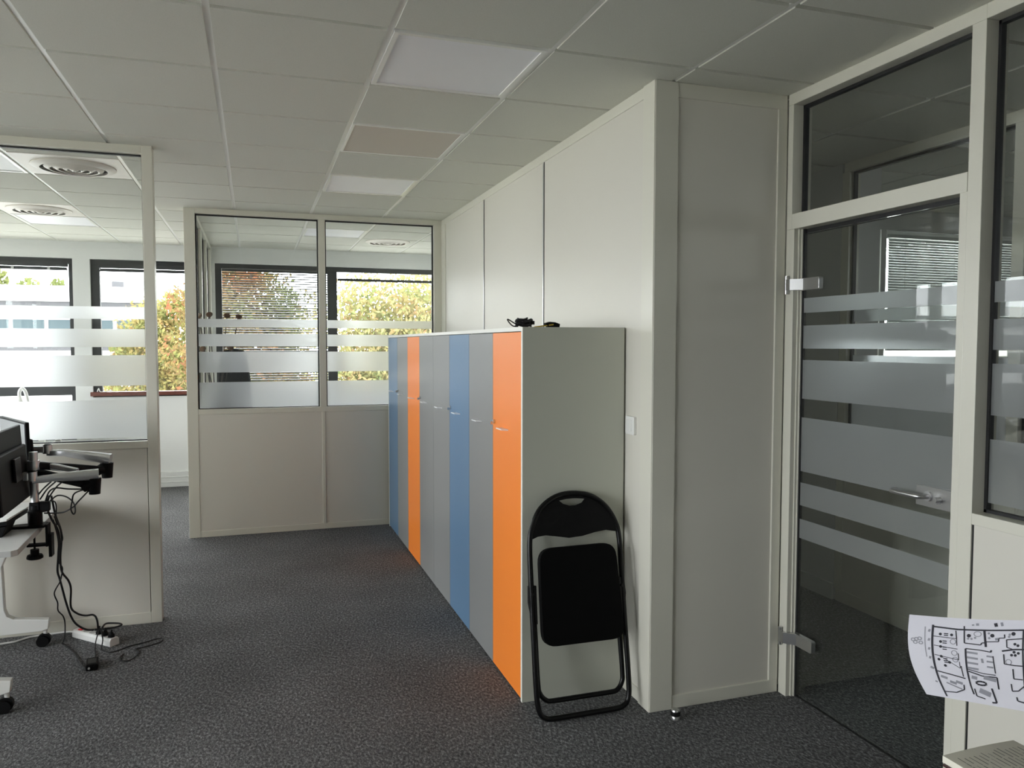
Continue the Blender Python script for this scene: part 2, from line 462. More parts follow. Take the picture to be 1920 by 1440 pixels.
# side partition between the left office and the back office, plane x = -0.48
S = shell('wall_inner', 'cream glazed side partition running to the window wall', 'partition wall')
f = MB(); xa, xb = -.515, -.435
f.box(xa, xb, 6.82, YF, 2.624, CEIL).box(xa, xb, 6.82, YF, 0, .06).box(xa, xb, 6.82, YF, .995, 1.036)
ys = [6.86, 7.66, 8.46, 9.26]
for yy in ys: f.box(xa, xb, yy - .035, yy + .035, .06, 2.624)
f.box(xa, xb, 9.29, YF, .06, 2.624)
obj('partition_frame', f, 'frame', S, bevel=.002)
obj('lower_panel', MB().box(xa + .004, xb - .004, 6.82, YF, .05, 1.0), 'panel', S)
for y0, y1 in zip(ys[:-1], ys[1:]):
    y0 += .035; y1 -= .035
    obj('glass_pane', MB().box(-.478, -.472, y0, y1, 1.036, 2.624), 'glass', S)
    g = MB()
    for (p, q, r, s_) in ((y0, y0 + .012, 1.036, 2.624), (y1 - .012, y1, 1.036, 2.624), (y0, y1, 2.612, 2.624)):
        g.box(-.487, -.463, p, q, r, s_)
    obj('gasket', g, 'gasket', S)

# solid wall behind the lockers with its front return
W = shell('wall_right', 'cream panelled wall behind the lockers with square corner', 'wall')
obj('wall_core', MB().box(1.594, 2.238, 2.905, 6.86, 0, CEIL), 'panel', W)
f = MB()
f.box(1.582, 1.640, 2.895, 2.995, 0, CEIL)                 # corner profile on the long face
f.box(1.586, 1.694, 2.893, 2.950, 0, CEIL)                 # corner profile on the front
f.box(1.694, 2.238, 2.897, 2.93, 2.605, CEIL).box(1.694, 2.238, 2.897, 2.93, 0, .058)
f.box(2.192, 2.238, 2.896, 2.93, .058, 2.605)
f.box(1.588, 1.62, 2.995, 6.74, 2.618, CEIL).box(1.588, 1.62, 2.995, 6.74, 0, .058)
f.box(1.586, 1.62, 6.60, 6.74, .058, 2.618)
obj('trim_profile', f, 'frame', W, bevel=.002)
jn = MB()
for yy in (4.213, 5.43): jn.box(1.5905, 1.60, yy - .007, yy + .007, .058, 2.618)
obj('joint_strip', jn, 'alu', W)
jn = MB()
for yy in (4.203, 5.42): jn.box(1.592, 1.60, yy - .003, yy + .003, .058, 2.618)
obj('joint_shadow_gap', jn, 'gasket', W)

# glazed wall with the door, plane x = 2.24
D = shell('wall_corridor', 'cream framed glazed wall at right with transom light', 'glazed wall')
f = MB(); xa, xb = 2.240, 2.338
f.box(xa, 2.296, 2.842, 2.893, 0, 2.08).box(xa, xb, 2.86, 2.893, 2.08, 2.618)     # far jamb
f.box(xa + .022, 2.282, 2.836, 2.842, 0, 2.08).box(xa + .034, 2.282, 2.831, 2.836, 0, 2.08)                                   # stepped door rebate
f.box(xa, xb, 1.925, 2.893, 2.618, CEIL)                                      # top rail over the door
f.box(xa, xb, 1.980, 2.860, 2.080, 2.146)                                     # transom bar
f.box(xa, xb, 1.925, 1.978, 0, 2.618).box(xa + .001, xb, 1.978, 2.008, 0, 2.082)   # near mullion
f.box(xa, xb, -2.6, 1.925, 2.618, CEIL)
f.box(xa, xb, -2.6, 1.925, .984, 1.022).box(xa, xb, -2.6, 1.925, 0, .06)
for yy in (.55, -1.0): f.box(xa, xb, yy - .04, yy + .04, .06, 2.618)
obj('wall_frame', f, 'frame', D, bevel=.002)
obj('lower_panel', MB().box(xa + .004, xb - .004, -2.6, 1.917, .055, .986), 'panel', D)
obj('panel_groove', MB().box(xa + .006, xb - .01, 1.915, 1.927, .055, .986), 'gasket', D)
obj('transom_pane', MB().box(2.300, 2.306, 1.978, 2.860, 2.146, 2.618), 'glass', D)
g = MB()
g.box(2.292, 2.314, 2.848, 2.860, 2.146, 2.618).box(2.292, 2.314, 1.978, 2.86, 2.606, 2.618)
bays = [(.59, 1.925), (-.96, .51), (-2.6, -1.04)]
for y0, y1 in bays:
    obj('glass_pane', MB().box(2.300, 2.306, y0, y1, 1.022, 2.618), 'glass', D)
    g.box(2.292, 2.314, y1 - .010, y1, 1.022, 2.618).box(2.292, 2.314, y0, y0 + .01, 1.022, 2.618)
    g.box(2.292, 2.314, y0, y1, 2.606, 2.618).box(2.292, 2.314, y0, y1, 1.022, 1.032)
    fl = MB()
    for z0, z1 in BANDS:
        z0 = max(z0, 1.034)
        fl.quad((2.2985, y1 - .01, z0), (2.2985, y0 + .01, z0), (2.2985, y0 + .01, z1), (2.2985, y1 - .01, z1))
    obj('frosted_film', fl, 'film', D)
obj('gasket', g, 'gasket', D)
obj('solid_panel', MB().box(xa, xb, -4.0, -2.6, 0, CEIL), 'panel', D)

# glass door in that wall
dr = shell('door_1', 'frameless glass door with frosted stripes and steel lever handle', 'door')
y0, y1, xg = 2.014, 2.822, 2.284
obj('glass_leaf', MB().box(xg, xg + .010, y0, y1, .012, 2.060), 'doorglass', dr)
fl = MB()
for z0, z1 in [(1.715, 1.779), (1.560, 1.660), (1.340, 1.510), (1.020, 1.258)] + BANDS_LOW:
    fl.quad((xg - .001, y1, z0), (xg - .001, y0, z0), (xg - .001, y0, z1), (xg - .001, y1, z1))
obj('frosted_film', fl, 'film', dr)
g = MB(); g.box(2.283, 2.297, 2.826, 2.8415, 0, 2.08).box(2.296, 2.318, 2.010, 2.836, 2.060, 2.080)
obj('door_seal', g, 'gasket', dr)
def hinge(zc):
    h = MB()
    h.prism(rounded(.128, .052, .008, 3, 2.767, zc), lambda u, v, t: Vector((t, u, v)), xg - .024, xg - .002)
    o = obj('hinge', h, 'chrome', dr, bevel=.002)
    k = MB().cyl((2.230, 2.872, zc - .040), (2.230, 2.872, zc + .040), .0085, seg=14)
    k.add([(2.222, 2.868, zc - .024), (2.236, 2.868, zc - .024), (xg - .008, 2.822, zc - .024), (xg - .022, 2.800, zc - .024), (2.222, 2.842, zc - .024),
           (2.222, 2.868, zc + .024), (2.236, 2.868, zc + .024), (xg - .008, 2.822, zc + .024), (xg - .022, 2.800, zc + .024), (2.222, 2.842, zc + .024)],
          [(4, 3, 2, 1, 0), (5, 6, 7, 8, 9), (0, 1, 6, 5), (1, 2, 7, 6), (2, 3, 8, 7), (3, 4, 9, 8), (4, 0, 5, 9)])
    obj('knuckle', k, 'chrome', o)
hinge(1.838); hinge(.270)
pl = MB().prism(rounded(.158, .072, .003, 2, 2.098, 1.037), lambda u, v, t: Vector((t, u, v)), xg - .018, xg - .0015)
hd = obj('lock_plate', pl, 'chrome', dr, bevel=.001)
lv = MB().tube([(xg - .018, 2.122, 1.040), (xg - .045, 2.122, 1.040), (xg - .060, 2.132, 1.040), (xg - .063, 2.160, 1.040), (xg - .063, 2.225, 1.040), (xg - .060, 2.246, 1.040), (xg - .046, 2.254, 1.040), (xg - .032, 2.254, 1.04)], .0095, 12, 5)
obj('lever', lv, 'chrome', hd, shade=True)
obj('rosette', MB().cyl((xg - .026, 2.122, 1.040), (xg - .017, 2.122, 1.040), .0175, seg=24), 'alu', hd, shade=True)
obj('lock_cylinder', MB().cyl((xg - .042, 2.075, 1.036), (xg - .017, 2.075, 1.036), .0095, seg=18).box(xg - .036, xg - .018, 2.071, 2.079, 1.021, 1.036), 'chrome', hd, shade=True)

# corridor beyond: second glazed wall, plane x = 3.39
K = shell('wall_far_corridor', 'second cream glazed partition beyond the corridor', 'glazed wall')
f = MB(); xa, xb = 3.390, 3.470
f.box(xa, xb, -4, 3.85, 2.610, CEIL).box(xa, xb, -4, 3.85, .985, 1.03).box(xa, xb, -4, 3.85, 0, .075)
mys = [3.835, 2.715, 1.5, .2, -1.2, -2.6]
for yy in mys: f.box(xa, xb, yy - .030, yy + .030, .075, 2.610)
obj('partition_frame', f, 'frame', K, bevel=.002)
obj('lower_panel', MB().box(xa + .006, xb - .006, -4, 3.81, .07, .99), 'panel', K)
g = MB()
for y1, y0 in zip(mys[:-1], mys[1:]):
    y1 -= .03; y0 += .03
    obj('glass_pane', MB().box(3.430, 3.436, y0, y1, 1.03, 2.61), 'glass', K)
    g.box(3.418, 3.44, y1 - .014, y1, 1.03, 2.61).box(3.418, 3.44, y0, y0 + .014, 1.03, 2.61).box(3.418, 3.44, y0, y1, 2.596, 2.61)
    fl = MB()
    for z0, z1 in BANDS: fl.quad((3.4285, y1 - .014, z0), (3.4285, y0 + .014, z0), (3.4285, y0 + .014, z1), (3.4285, y1 - .014, z1))
    obj('frosted_film', fl, 'film', K)
obj('gasket', g, 'gasket', K)
tag(obj('wall_pillar', MB().box(3.390, 3.685, 3.866, 4.18, 0, CEIL), 'greywall'), 'square grey pillar in the corridor behind the glass door', 'pillar', None, 'structure')
tag(obj('baseboard_pillar', MB().box(3.376, 3.389, 3.866, 4.18, 0, .10), 'wallpaint'), 'pale baseboard along the grey corridor pillar', 'baseboard', None, 'structure')

# ------------------------------------------------------------------ outer walls and windows
def tagw(o, lab, cat='wall'): return tag(o, lab, cat, None, 'structure')
ZS, ZH = 1.035, 2.485
y0, y1 = YF, YF + .28
wins = [(-6.0, -5.2, 0), (-3.45, -1.81, 1), (-1.645, -.515, 2), (-.398, 2.16, 3)]
fw = MB().box(XW - .3, 2.32, y0, y1, ZH, CEIL + .05)
fw.box(XW - .3, -3.45, y0, y1, 0, ZH).box(-3.45, -1.81, y0, y1, 0, .55)
fw.box(-1.81, -1.645, y0, y1, 0, ZH).box(-1.645, -.515, y0, y1, 0, ZS - .03).box(-.515, -.398, y0, y1, 0, ZH)
fw.box(-.398, 2.16, y0, y1, 0, ZS - .03).box(2.16, 2.32, y0, y1, 0, ZH)
tagw(obj('wall_window_side', fw, 'wallpaint'), 'pale outer wall with the dark framed windows')
tag(obj('baseboard_back', MB().box(XW, -.52, YF - .055, YF, 0, .165).box(XW, -.52, YF - .060, YF, .05, .058).box(XW, -.52, YF - .060, YF, .105, .113), 'wallpaint', bevel=.003),
    'pale cable trunking along the foot of the window wall', 'baseboard', None, 'structure')
def window(n, x0, x1, z0, z1, label, mull=(), lower=None, fr=.055):
    w = shell('window_%d' % n, label, 'window')
    f = MB(); ya, yb = YF + .045, YF + .11
    f.box(x0, x1, ya, yb, z1 - .055, z1).box(x0, x1, ya, yb, z0, z0 + .055)
    f.box(x0, x0 + fr, ya, yb, z0 + .055, z1 - .055).box(x1 - fr, x1, ya, yb, z0 + .055, z1 - .055)
    for a, b in mull: f.box(a, b, ya, yb, z0 + .055, z1 - .055)
    if lower: f.box(x0 + fr, x1 - fr, ya, yb, lower[0], lower[1])
    obj('window_frame', f, 'anthracite', w, bevel=.002)
    obj('pane', MB().box(x0 + .02, x1 - .02, YF + .075, YF + .081, z0 + .03, z1 - .03), 'glass', w)
    return w
window(1, -3.45, -1.81, .55, ZH, 'dark framed window at far left, full height with a cross bar', fr=.045, lower=(1.03, 1.14))
window(2, -1.645, -.515, ZS - .03, ZH, 'dark framed window with red brown sill beside the pale pillar', fr=.085)
window(3, -.398, 2.16, ZS - .03, ZH, 'wide dark framed double window behind the back partition', mull=((.835, .945),), fr=.07)
tag(obj('trim_2', MB().box(-1.665, -.515, YF - .035, YF + .045, 1.018, 1.062), 'sillwood', bevel=.004), 'red brown wooden window sill', 'window sill', None, 'structure')
tag(obj('trim_3', MB().box(-.398, 2.16, YF - .01, YF + .045, 1.005, 1.04), 'anthracite', bevel=.004), 'dark sill under the wide back window', 'window sill', None, 'structure')

def blind(label, x0, x1, ztop, zbot, yc, pitch=.0275, w=.025, tilt=34, m='slat', axis='x'):
    t = thing('venetian_blind', label, 'window blind', ((x0 + x1) / 2, yc, ztop), 'venetian blinds')
    obj('headrail', MB().box(x0, x1, yc - .016, yc + .016, ztop - .028, ztop), 'anthracite' if m == 'slat' else m, t, bevel=.002)
    s_ = MB(); z = ztop - .045; a = math.radians(tilt)
    while z > zbot + .02:
        dy, dz = math.cos(a) * w / 2, math.sin(a) * w / 2
        n = 3
        pts = []
        for k in range(n + 1):
            u = -1 + 2 * k / n; c = (1 - u * u) * .0022
            pts.append((yc + u * dy - math.sin(a) * c, z + u * dz + math.cos(a) * c))
        vs = [(xx, p[0], p[1]) for xx in (x0, x1) for p in pts]
        s_.add(vs, [(k, k + 1, n + 1 + k + 1, n + 1 + k) for k in range(n)])
        z -= pitch
    obj('slat', s_, m, t)
    obj('bottom_rail', MB().box(x0, x1, yc - .013, yc + .013, zbot, zbot + .016), m, t, bevel=.002)
    for u in (.12, .5, .88):
        xx = x0 + (x1 - x0) * u
        obj('ladder_cord', MB().box(xx - .0012, xx + .0012, yc - .013, yc - .0115, zbot, ztop - .02), m, t)
    return t
blind('grey slatted blind lowered over the left half of the wide back window', -.325, .835, 2.425, 1.06, YF + .018)
# raised blinds: slats packed under a dark head box
def packed(label, x0, x1, ztop, zbot, yc, brackets=()):
    t = thing('venetian_blind', label, 'window blind', ((x0 + x1) / 2, yc, ztop), 'venetian blinds')
    obj('headrail', MB().box(x0, x1, yc - .022, yc + .022, ztop - .045, ztop), 'anthracite', t, bevel=.002)
    s_ = MB(); z = ztop - .05
    while z > zbot + .014:
        s_.box(x0 + .01, x1 - .01, yc - .013, yc + .013, z - .003, z); z -= .0042
    obj('slat', s_, 'anthracite', t)
    obj('bottom_rail', MB().box(x0 + .005, x1 - .005, yc - .015, yc + .015, zbot, zbot + .012), 'anthracite', t)
    for bx in brackets: obj('bracket', MB().box(bx - .012, bx + .012, yc - .028, yc - .022, zbot, ztop - .05), 'socket', t)
packed('dark raised blind at top of the far left window', -3.41, -1.855, 2.44, 2.358, YF + .02, (-2.36, -2.03))
packed('dark raised blind at top of the window with the brown sill', -1.56, -.60, 2.44, 2.358, YF + .02)
tag(obj('blind_rail', MB().box(.95, 2.08, YF + .008, YF + .032, 2.322, 2.352), 'anthracite', bevel=.003), 'dark raised blind rail across the right half of the wide back window', 'window blind')

# back office right wall, left facade, rear wall, right rooms
tagw(obj('wall_office', MB().box(2.238, 2.34, 6.86, YF, 0, CEIL), 'wallpaint'), 'pale side wall of the back office')
tagw(obj('wall_service', MB().box(2.20, 2.32, 2.96, 6.86, 0, CEIL), 'panel'), 'cream wall between the lockers and the corridor')
lw = MB(); xa, xb = XW - .28, XW
LWIN = [(-1.2, .5, .42), (.8, 2.3, .42), (2.5, 4.5, .93), (5.1, 6.7, .93), (7.0, 8.9, .93)]
lw.box(xa, xb, -4.3, YF, ZH, CEIL + .05)
prev = -4.3
for a, b, zs in LWIN:
    lw.box(xa, xb, prev, a, 0, ZH).box(xa, xb, a, b, 0, zs); prev = b
lw.box(xa, xb, prev, YF, 0, ZH)
tagw(obj('wall_left_facade', lw, 'wallpaint'), 'pale outer wall on the left with a row of windows')
for i, (a, b, zs) in enumerate(LWIN):
    w = shell('window_%d' % (i + 4), ('left facade window behind the camera position', 'tall left facade window level with the side table', 'left facade window level with the mobile desk', 'left facade window just behind the left partition', 'left facade window nearest the far corner')[i], 'window')
    f = MB(); p, q = XW - .12, XW - .06
    f.box(p, q, a, b, ZH - .06, ZH).box(p, q, a, b, zs, zs + .06).box(p, q, a, a + .06, zs + .06, ZH - .06).box(p, q, b - .06, b, zs + .06, ZH - .06)
    obj('window_frame', f, 'anthracite', w)
    obj('pane', MB().box(XW - .095, XW - .089, a + .03, b - .03, zs + .03, ZH - .03), 'glass', w)
tagw(obj('wall_rear', MB().box(XW - .3, 2.42, -4.3, -4.0, 0, CEIL + .05).box(2.42, XR + .2, -4.3, -4.0, 0, CEIL + .05), 'wallpaint'), 'pale wall behind the camera')
rw = MB().box(2.34, XR, YR, YR + .28, 2.50, CEIL + .05).box(2.34, XR, YR, YR + .28, 0, 1.44)
rw.box(2.34, 3.50, YR, YR + .28, 1.44, 2.50).box(4.78, 4.83, YR, YR + .28, 1.44, 2.50).box(6.3, XR, YR, YR + .28, 1.44, 2.50)
tagw(obj('wall_corridor_end', rw, 'greywall'), 'outer wall of the rooms beyond the corridor')
tagw(obj('wall_far_right', MB().box(XR, XR + .2, -4.3, .2, 0, CEIL + .05).box(XR, XR + .2, 1.3, YR + .28, 0, CEIL + .05).box(XR, XR + .2, .2, 1.3, 0, 1.7).box(XR, XR + .2, .2, 1.3, 2.45, CEIL + .05), 'greywall'), 'far grey wall of the right hand room')  # opening in this unseen wall is added to brighten the corridor
for n, (a, b, lab) in enumerate(((3.50, 4.78, 'narrow blind covered window beyond the corridor pillar'), (4.83, 6.3, 'blind covered window in the room beyond the corridor'))):
    w = shell('window_%d' % (9 + n), lab, 'window')
    f = MB(); p, q = YR + .06, YR + .12
    f.box(a, b, p, q, 2.44, 2.50).box(a, b, p, q, 1.44, 1.48).box(a, a + .06, p, q, 1.48, 2.44).box(b - .06, b, p, q, 1.48, 2.44)
    obj('window_frame', f, 'whitemetal', w)
    obj('pane', MB().box(a + .03, b - .03, YR + .09, YR + .096, 1.46, 2.47), 'glass', w)
blind('white blind over the window beside the corridor pillar', 3.55, 4.72, 2.47, 1.53, YR + .03, m='whiteslat', tilt=66, pitch=.021, w=.024)
blind('white blind over the wider window in the room beyond the corridor', 4.88, 6.25, 2.47, 1.53, YR + .03, m='whiteslat', tilt=66, pitch=.021, w=.024)
tag(obj('trim_4', MB().box(3.5, 6.3, YR - .05, YR + .06, 1.425, 1.445), 'whitemetal', bevel=.003), 'white sill under the blinds beyond the corridor', 'window sill', None, 'structure')

# ------------------------------------------------------------------ lockers
DOORS = ['dorange', 'dgrey', 'dblue', 'dgrey', 'dgrey', 'dorange', 'dgrey', 'dblue']
CLAB = ['two-door locker nearest the camera, orange door and grey door',
        'second locker from the camera, blue door beside grey door',
        'third locker from the camera, grey door then orange door',
        'farthest locker against the back partition, grey door and narrow blue door']
ZT = 1.652
for i in range(4):
    ya = 3.155 + .879 * i; yb = ya + .879
    t = thing('locker_cabinet', CLAB[i], 'locker', (1.34, (ya + yb) / 2, 0), 'row of two-door lockers')
    c = MB()
    fa, fb = (1.100 if i == 0 else 1.118), (1.100 if i == 3 else 1.118)
    c.box(fa, 1.584, ya, ya + .018, 0, ZT - .018).box(fb, 1.584, yb - .018, yb, 0, ZT - .018)
    c.box(1.100, 1.584, ya, yb, ZT - .018, ZT).box(1.118, 1.584, ya + .018, yb - .018, 0, .018)
    c.box(1.570, 1.584, ya + .018, yb - .018, .018, ZT - .018)
    obj('carcass', c, 'carcass', t)
    e = MB().box(1.0985, 1.0999, ya, yb, ZT - .018, ZT)
    if i == 0: e.box(1.0985, 1.0999, ya, ya + .018, 0, ZT - .018)
    if i == 3: e.box(1.0985, 1.0999, yb - .018, yb, 0, ZT - .018)
    obj('edge_band', e, 'edge', t)
    obj('gap_shade_sheet', MB().box(1.1125, 1.117, ya + .018, yb - .018, .018, ZT - .019), 'gasket', t)  # black sheet behind the doors, painting the shade in their gaps
    mid = (ya + yb) / 2
    for k in (0, 1):
        d0, d1 = (ya + (.0195 if i == 0 else .002), mid - .002) if k == 0 else (mid + .002, yb - (.0195 if i == 3 else .002))
        d = obj('door', MB().box(1.099, 1.1115, d0, d1, .012, ZT - .0215), DOORS[2 * i + k], t, bevel=.0012)
        yc = (d0 + d1) / 2 + .015
        h = MB().add([(1.066, yc - .040, 1.1845), (1.066, yc + .040, 1.1845), (1.100, yc + .047, 1.1815), (1.100, yc - .047, 1.1815),
                      (1.066, yc - .040, 1.1895), (1.066, yc + .040, 1.1895), (1.100, yc + .047, 1.1885), (1.100, yc - .047, 1.1885)],
                     [(0, 1, 2, 3), (7, 6, 5, 4), (4, 5, 1, 0), (5, 6, 2, 1), (6, 7, 3, 2), (7, 4, 0, 3)])
        obj('handle', h, 'silver', d, bevel=.0008)
        if k == 0:
            l = MB().cyl((1.090, d1 - .030, 1.205), (1.1005, d1 - .030, 1.205), .0095, seg=18).box(1.078, 1.0905, d1 - .032, d1 - .028, 1.192, 1.206)
            obj('lock', l, 'alu', d, shade=True)

# things on the lockers
def coil(cx, cy, z0):
    p = []
    for k in range(70):
        a = k * .62; r = .034 + .006 * math.sin(k * 1.7)
        p.append((cx + r * math.cos(a), cy + r * .7 * math.sin(a), z0 + .007 + .032 * k / 70 + .004 * math.sin(k * 2.3)))
    return p
t = thing('cable_coil', 'black cable wound in a coil on the nearest locker top', 'cable', (1.145, 3.30, ZT))
obj('coil', MB().tube(coil(1.155, 3.30, ZT), .0042, 6, 2), 'cable', t, shade=True)
obj('loose_end', MB().tube([(1.13, 3.29, ZT + .010), (1.105, 3.28, ZT + .018), (1.075, 3.27, ZT + .033), (1.066, 3.265, ZT + .034), (1.078, 3.268, ZT + .018), (1.095, 3.272, ZT + .006), (1.12, 3.28, ZT + .005)], .0028, 6, 5), 'cable', t, shade=True)
obj('cable_tie', MB().lathe([(.013, -.008), (.016, -.008), (.016, .008), (.013, .008)], (1.186, 3.29, ZT + .022), 14), 'black', t)
t = thing('power_plug', 'black plug on a flat yellow strip lying on the nearest locker top', 'plug', (1.29, 3.32, ZT))
obj('strip', MB().prism([(-.062, -.012), (.03, -.016), (.03, .016), (-.055, .012)], lambda u, v, q: Vector((1.27 + u, 3.32 + v, ZT + q + max(0, u + .03) * .2)), .0005, .006), 'yellow', t)
obj('plug_body', MB().prism([(1.278, ZT + .001), (1.330, ZT + .001), (1.334, ZT + .018), (1.310, ZT + .026), (1.284, ZT + .028), (1.262, ZT + .022), (1.262, ZT + .016)], lambda u, v, q: Vector((u, q, v)), 3.305, 3.335), 'black', t, bevel=.003)

# ------------------------------------------------------------------ folding chair leaning on the near locker side
lean = math.atan2(.178, .93)
CX, CY = 1.312, 2.957
def cp(u, v, t=0.): return Vector((CX + u, CY + v * math.sin(lean) - t * math.cos(lean), .001 + v * math.cos(lean) + t * math.sin(lean)))
ch = thing('folding_chair', 'black folding chair leaning folded against the end of the lockers', 'folding chair', (CX, CY, 0))
loop = [(-.140, .012), (-.180, .018), (-.205, .045), (-.214, .12), (-.212, .36), (-.209, .60), (-.204, .74), (-.188, .808), (-.146, .880), (-.075, .926), (.008, .938), (.094, .921), (.162, .872), (.204, .800), (.217, .730), (.216, .60), (.214, .36), (.212, .12), (.203, .045), (.178, .020), (.140, .013), (0, .012)]
obj('backrest_tube', MB().tube([cp(u, v, .012) for u, v in loop], .0115, 12, 5, True), 'blackpaint', ch, shade=True)
inner = [(-.196, .53), (-.196, .36), (-.197, .16), (-.190, .112), (-.165, .083), (-.130, .076), (0, .076), (.130, .076), (.167, .083), (.190, .112), (.196, .16), (.195, .36), (.193, .53)]
obj('rear_leg_tube', MB().tube([cp(u, v, -.012) for u, v in inner], .0105, 12, 5), 'blackpaint', ch, shade=True)
back = [(-.196, .752), (-.186, .806), (-.145, .874), (-.075, .918), (.008, .930), (.093, .914), (.160, .866), (.198, .800), (.207, .758), (.195, .760), (.156, .768), (.104, .762), (.045, .750), (-.021, .746), (-.080, .757), (-.130, .765), (-.165, .762)]
sl = [(-.056, .909), (-.02, .914), (.02, .915), (.070, .910), (.054, .894), (.024, .884), (-.008, .884), (-.038, .894)]
obj('backrest', MB().prism([(u, v) for u, v in back], lambda u, v, q: cp(u, v, q + .020 * (1 - (u / .2) ** 2) * -.5), .004, .020, sl), 'black', ch, bevel=.002)
def round_poly(P, r, n=6):
    out = []
    for k in range(len(P)):
        p, a, b = Vector(P[k]), Vector(P[k - 1]), Vector(P[(k + 1) % len(P)])
        q0, q1 = p + (a - p).normalized() * r, p + (b - p).normalized() * r
        for t_ in range(n + 1):
            t_ /= n; v = q0 * (1 - t_) ** 2 + p * 2 * t_ * (1 - t_) + q1 * t_ ** 2; out.append((v.x, v.y))
    return out
ss = round_poly([(-.176, .712), (.180, .714), (.197, .306), (-.184, .308)], .062)
st = obj('seat', MB().prism(ss, lambda u, v, q: cp(u, v, q), .016, .048), 'vinyl', ch, bevel=.012)
obj('seat_underside', MB().prism([(u * .93, .51 + (v - .51) * .93) for u, v in ss], lambda u, v, q: cp(u, v, q), .004, .017), 'black', st)
for s_ in (-1, 1):
    obj('pivot_bracket', MB().prism([(s_ * .190, .56), (s_ * .222, .56), (s_ * .226, .49), (s_ * .212, .40), (s_ * .194, .40)], lambda u, v, q: cp(u + .002, v, q), -.008, .02), 'blackpaint', ch, bevel=.003)
    obj('rivet', MB().cyl(cp(s_ * .209, .525, .018), cp(s_ * .209, .525, .028), .006, seg=14), 'blackpaint', ch)

# light switch and door stop
t = thing('light_switch', 'white square light switch on the wall beside the nearest locker', 'light switch', (1.594, 3.092, 1.218))
obj('switch_plate', MB().prism(rounded(.084, .080, .006, 4, 3.093, 1.218), lambda u, v, q: Vector((q, u, v)), 1.5815, 1.5935), 'whiteplastic', t, bevel=.0025)
obj('rocker', MB().prism(rounded(.046, .050, .002, 2, 3.096, 1.218), lambda u, v, q: Vector((q, u, v)), 1.5785, 1.583), 'whiteplastic', t, bevel=.001)
t = thing('door_stop', 'small steel door stop with black rubber ring on the carpet', 'door stop', (1.664, 2.812, 0))
obj('base', MB().lathe([(.019, 0), (.019, .012), (.016, .016)], (1.664, 2.812, 0)), 'chrome', t, shade=True)
obj('rubber_ring', MB().lathe([(.016, .016), (.021, .018), (.021, .030), (.016, .032)], (1.664, 2.812, 0)), 'black', t, shade=True)
obj('cap', MB().lathe([(.016, .032), (.018, .036), (.016, .042), (.006, .044)], (1.664, 2.812, 0)), 'chrome', t, shade=True)

# ------------------------------------------------------------------ desk at left
rot = math.radians(2.2)
TD = Matrix.Translation((-.93, 3.60, 0)) @ Matrix.Rotation(rot, 4, 'Z')
dk = thing('mobile_desk', 'white mobile desk on castors at the left edge', 'desk', (-1.32, 4.15, 0))
ZD = .735
top = MB(TD).prism([(-.80, 0), (-.018, 0), (0, .018), (0, .845), (-.80, .845)], lambda u, v, q: Vector((u, v, q)), ZD - .025, ZD)
tp = obj('tabletop', top, 'desktop', dk, bevel=.0015)
obj('edge_band', MB(TD).box(-.0, .0012, .02, .845, ZD - .0245, ZD - .0006).box(-.8, -.02, -.0012, 0, ZD - .0245, ZD - .0006), 'deskedge', tp)
obj('cable_flap', MB(TD).prism([(-.80, .850), (-.004, .850), (-.004, .870), (-.045, 1.095), (-.06, 1.11), (-.80, 1.11)], lambda u, v, q: Vector((u, v, q)), ZD - .025, ZD), 'desktop', dk, bevel=.0015)
for yy in (.17, .955):
    lg = MB(TD)
    prof = [(-.72, .085), (-.10, .085), (-.072, .092), (-.066, .142), (-.10, .147), (-.225, .163), (-.252, .180), (-.264, .215), (-.270, .44), (-.245, .50), (-.12, .66), (-.05, .70), (-.05, .7095), (-.70, .7095), (-.70, .70), (-.62, .66), (-.49, .50), (-.46, .44), (-.46, .215), (-.48, .175), (-.72, .142)]
    lg.prism(prof, lambda u, v, q, yy=yy: Vector((u, yy + q, v)), -.022, .022)
    l = obj('leg', lg, 'whitemetal', dk, bevel=.004)
    for ux in (-.088, -.70):
        c = MB(TD).cyl((ux, yy, .05), (ux, yy, .09), .010, seg=12)
        cs = obj('castor', MB(TD).cyl((ux - .012, yy - .022, .0285), (ux - .012, yy - .004, .0285), .0285, seg=24).cyl((ux - .012, yy + .004, .0285), (ux - .012, yy + .022, .0285), .0285, seg=24).cyl((ux - .006, yy - .012, .036), (ux - .006, yy + .012, .036), .0315, seg=24), 'black', l, shade=True)
        obj('castor_stem', c, 'whitemetal', l, shade=True)
obj('beam', MB(TD).box(-.42, -.35, .19, .935, .62, .69), 'whitemetal', dk, bevel=.003)

# monitor arm stand
am = thing('twin_monitor_stand', 'silver twin monitor stand with two jointed arms clamped to the white desk', 'monitor stand', (-.966, 4.05, ZD))
px_, py_ = -.966, 4.05
obj('pole', MB().cyl((px_, py_, ZD + .012), (px_, py_, 1.082), .0175, seg=24), 'alu', am, shade=True)
obj('pole_foot', MB().lathe([(.030, .012), (.030, .075), (.024, .082), (.024, .10)], (px_, py_, ZD), 24), 'black', am, shade=True)
bp = MB().prism([(-1.075, 4.03), (-1.06, 4.015), (-.945, 4.005), (-.922, 4.01), (-.922, 4.09), (-.945, 4.095), (-1.05, 4.07)], lambda u, v, q: Vector((u, v, ZD + q)), .0, .012)
cl = obj('base_clamp', bp, 'black', am, bevel=.003)
obj('clamp_bracket', MB().box(-.9205, -.911, 4.02, 4.08, .645, ZD + .012).box(-1.0, -.911, 4.03, 4.07, .645, .655).box(-.910, -.897, 4.025, 4.075, .595, .70), 'black', cl, bevel=.001)
obj('clamp_screw', MB().cyl((-.972, 4.05, .625), (-.972, 4.05, .709), .0045, seg=10), 'black', cl)
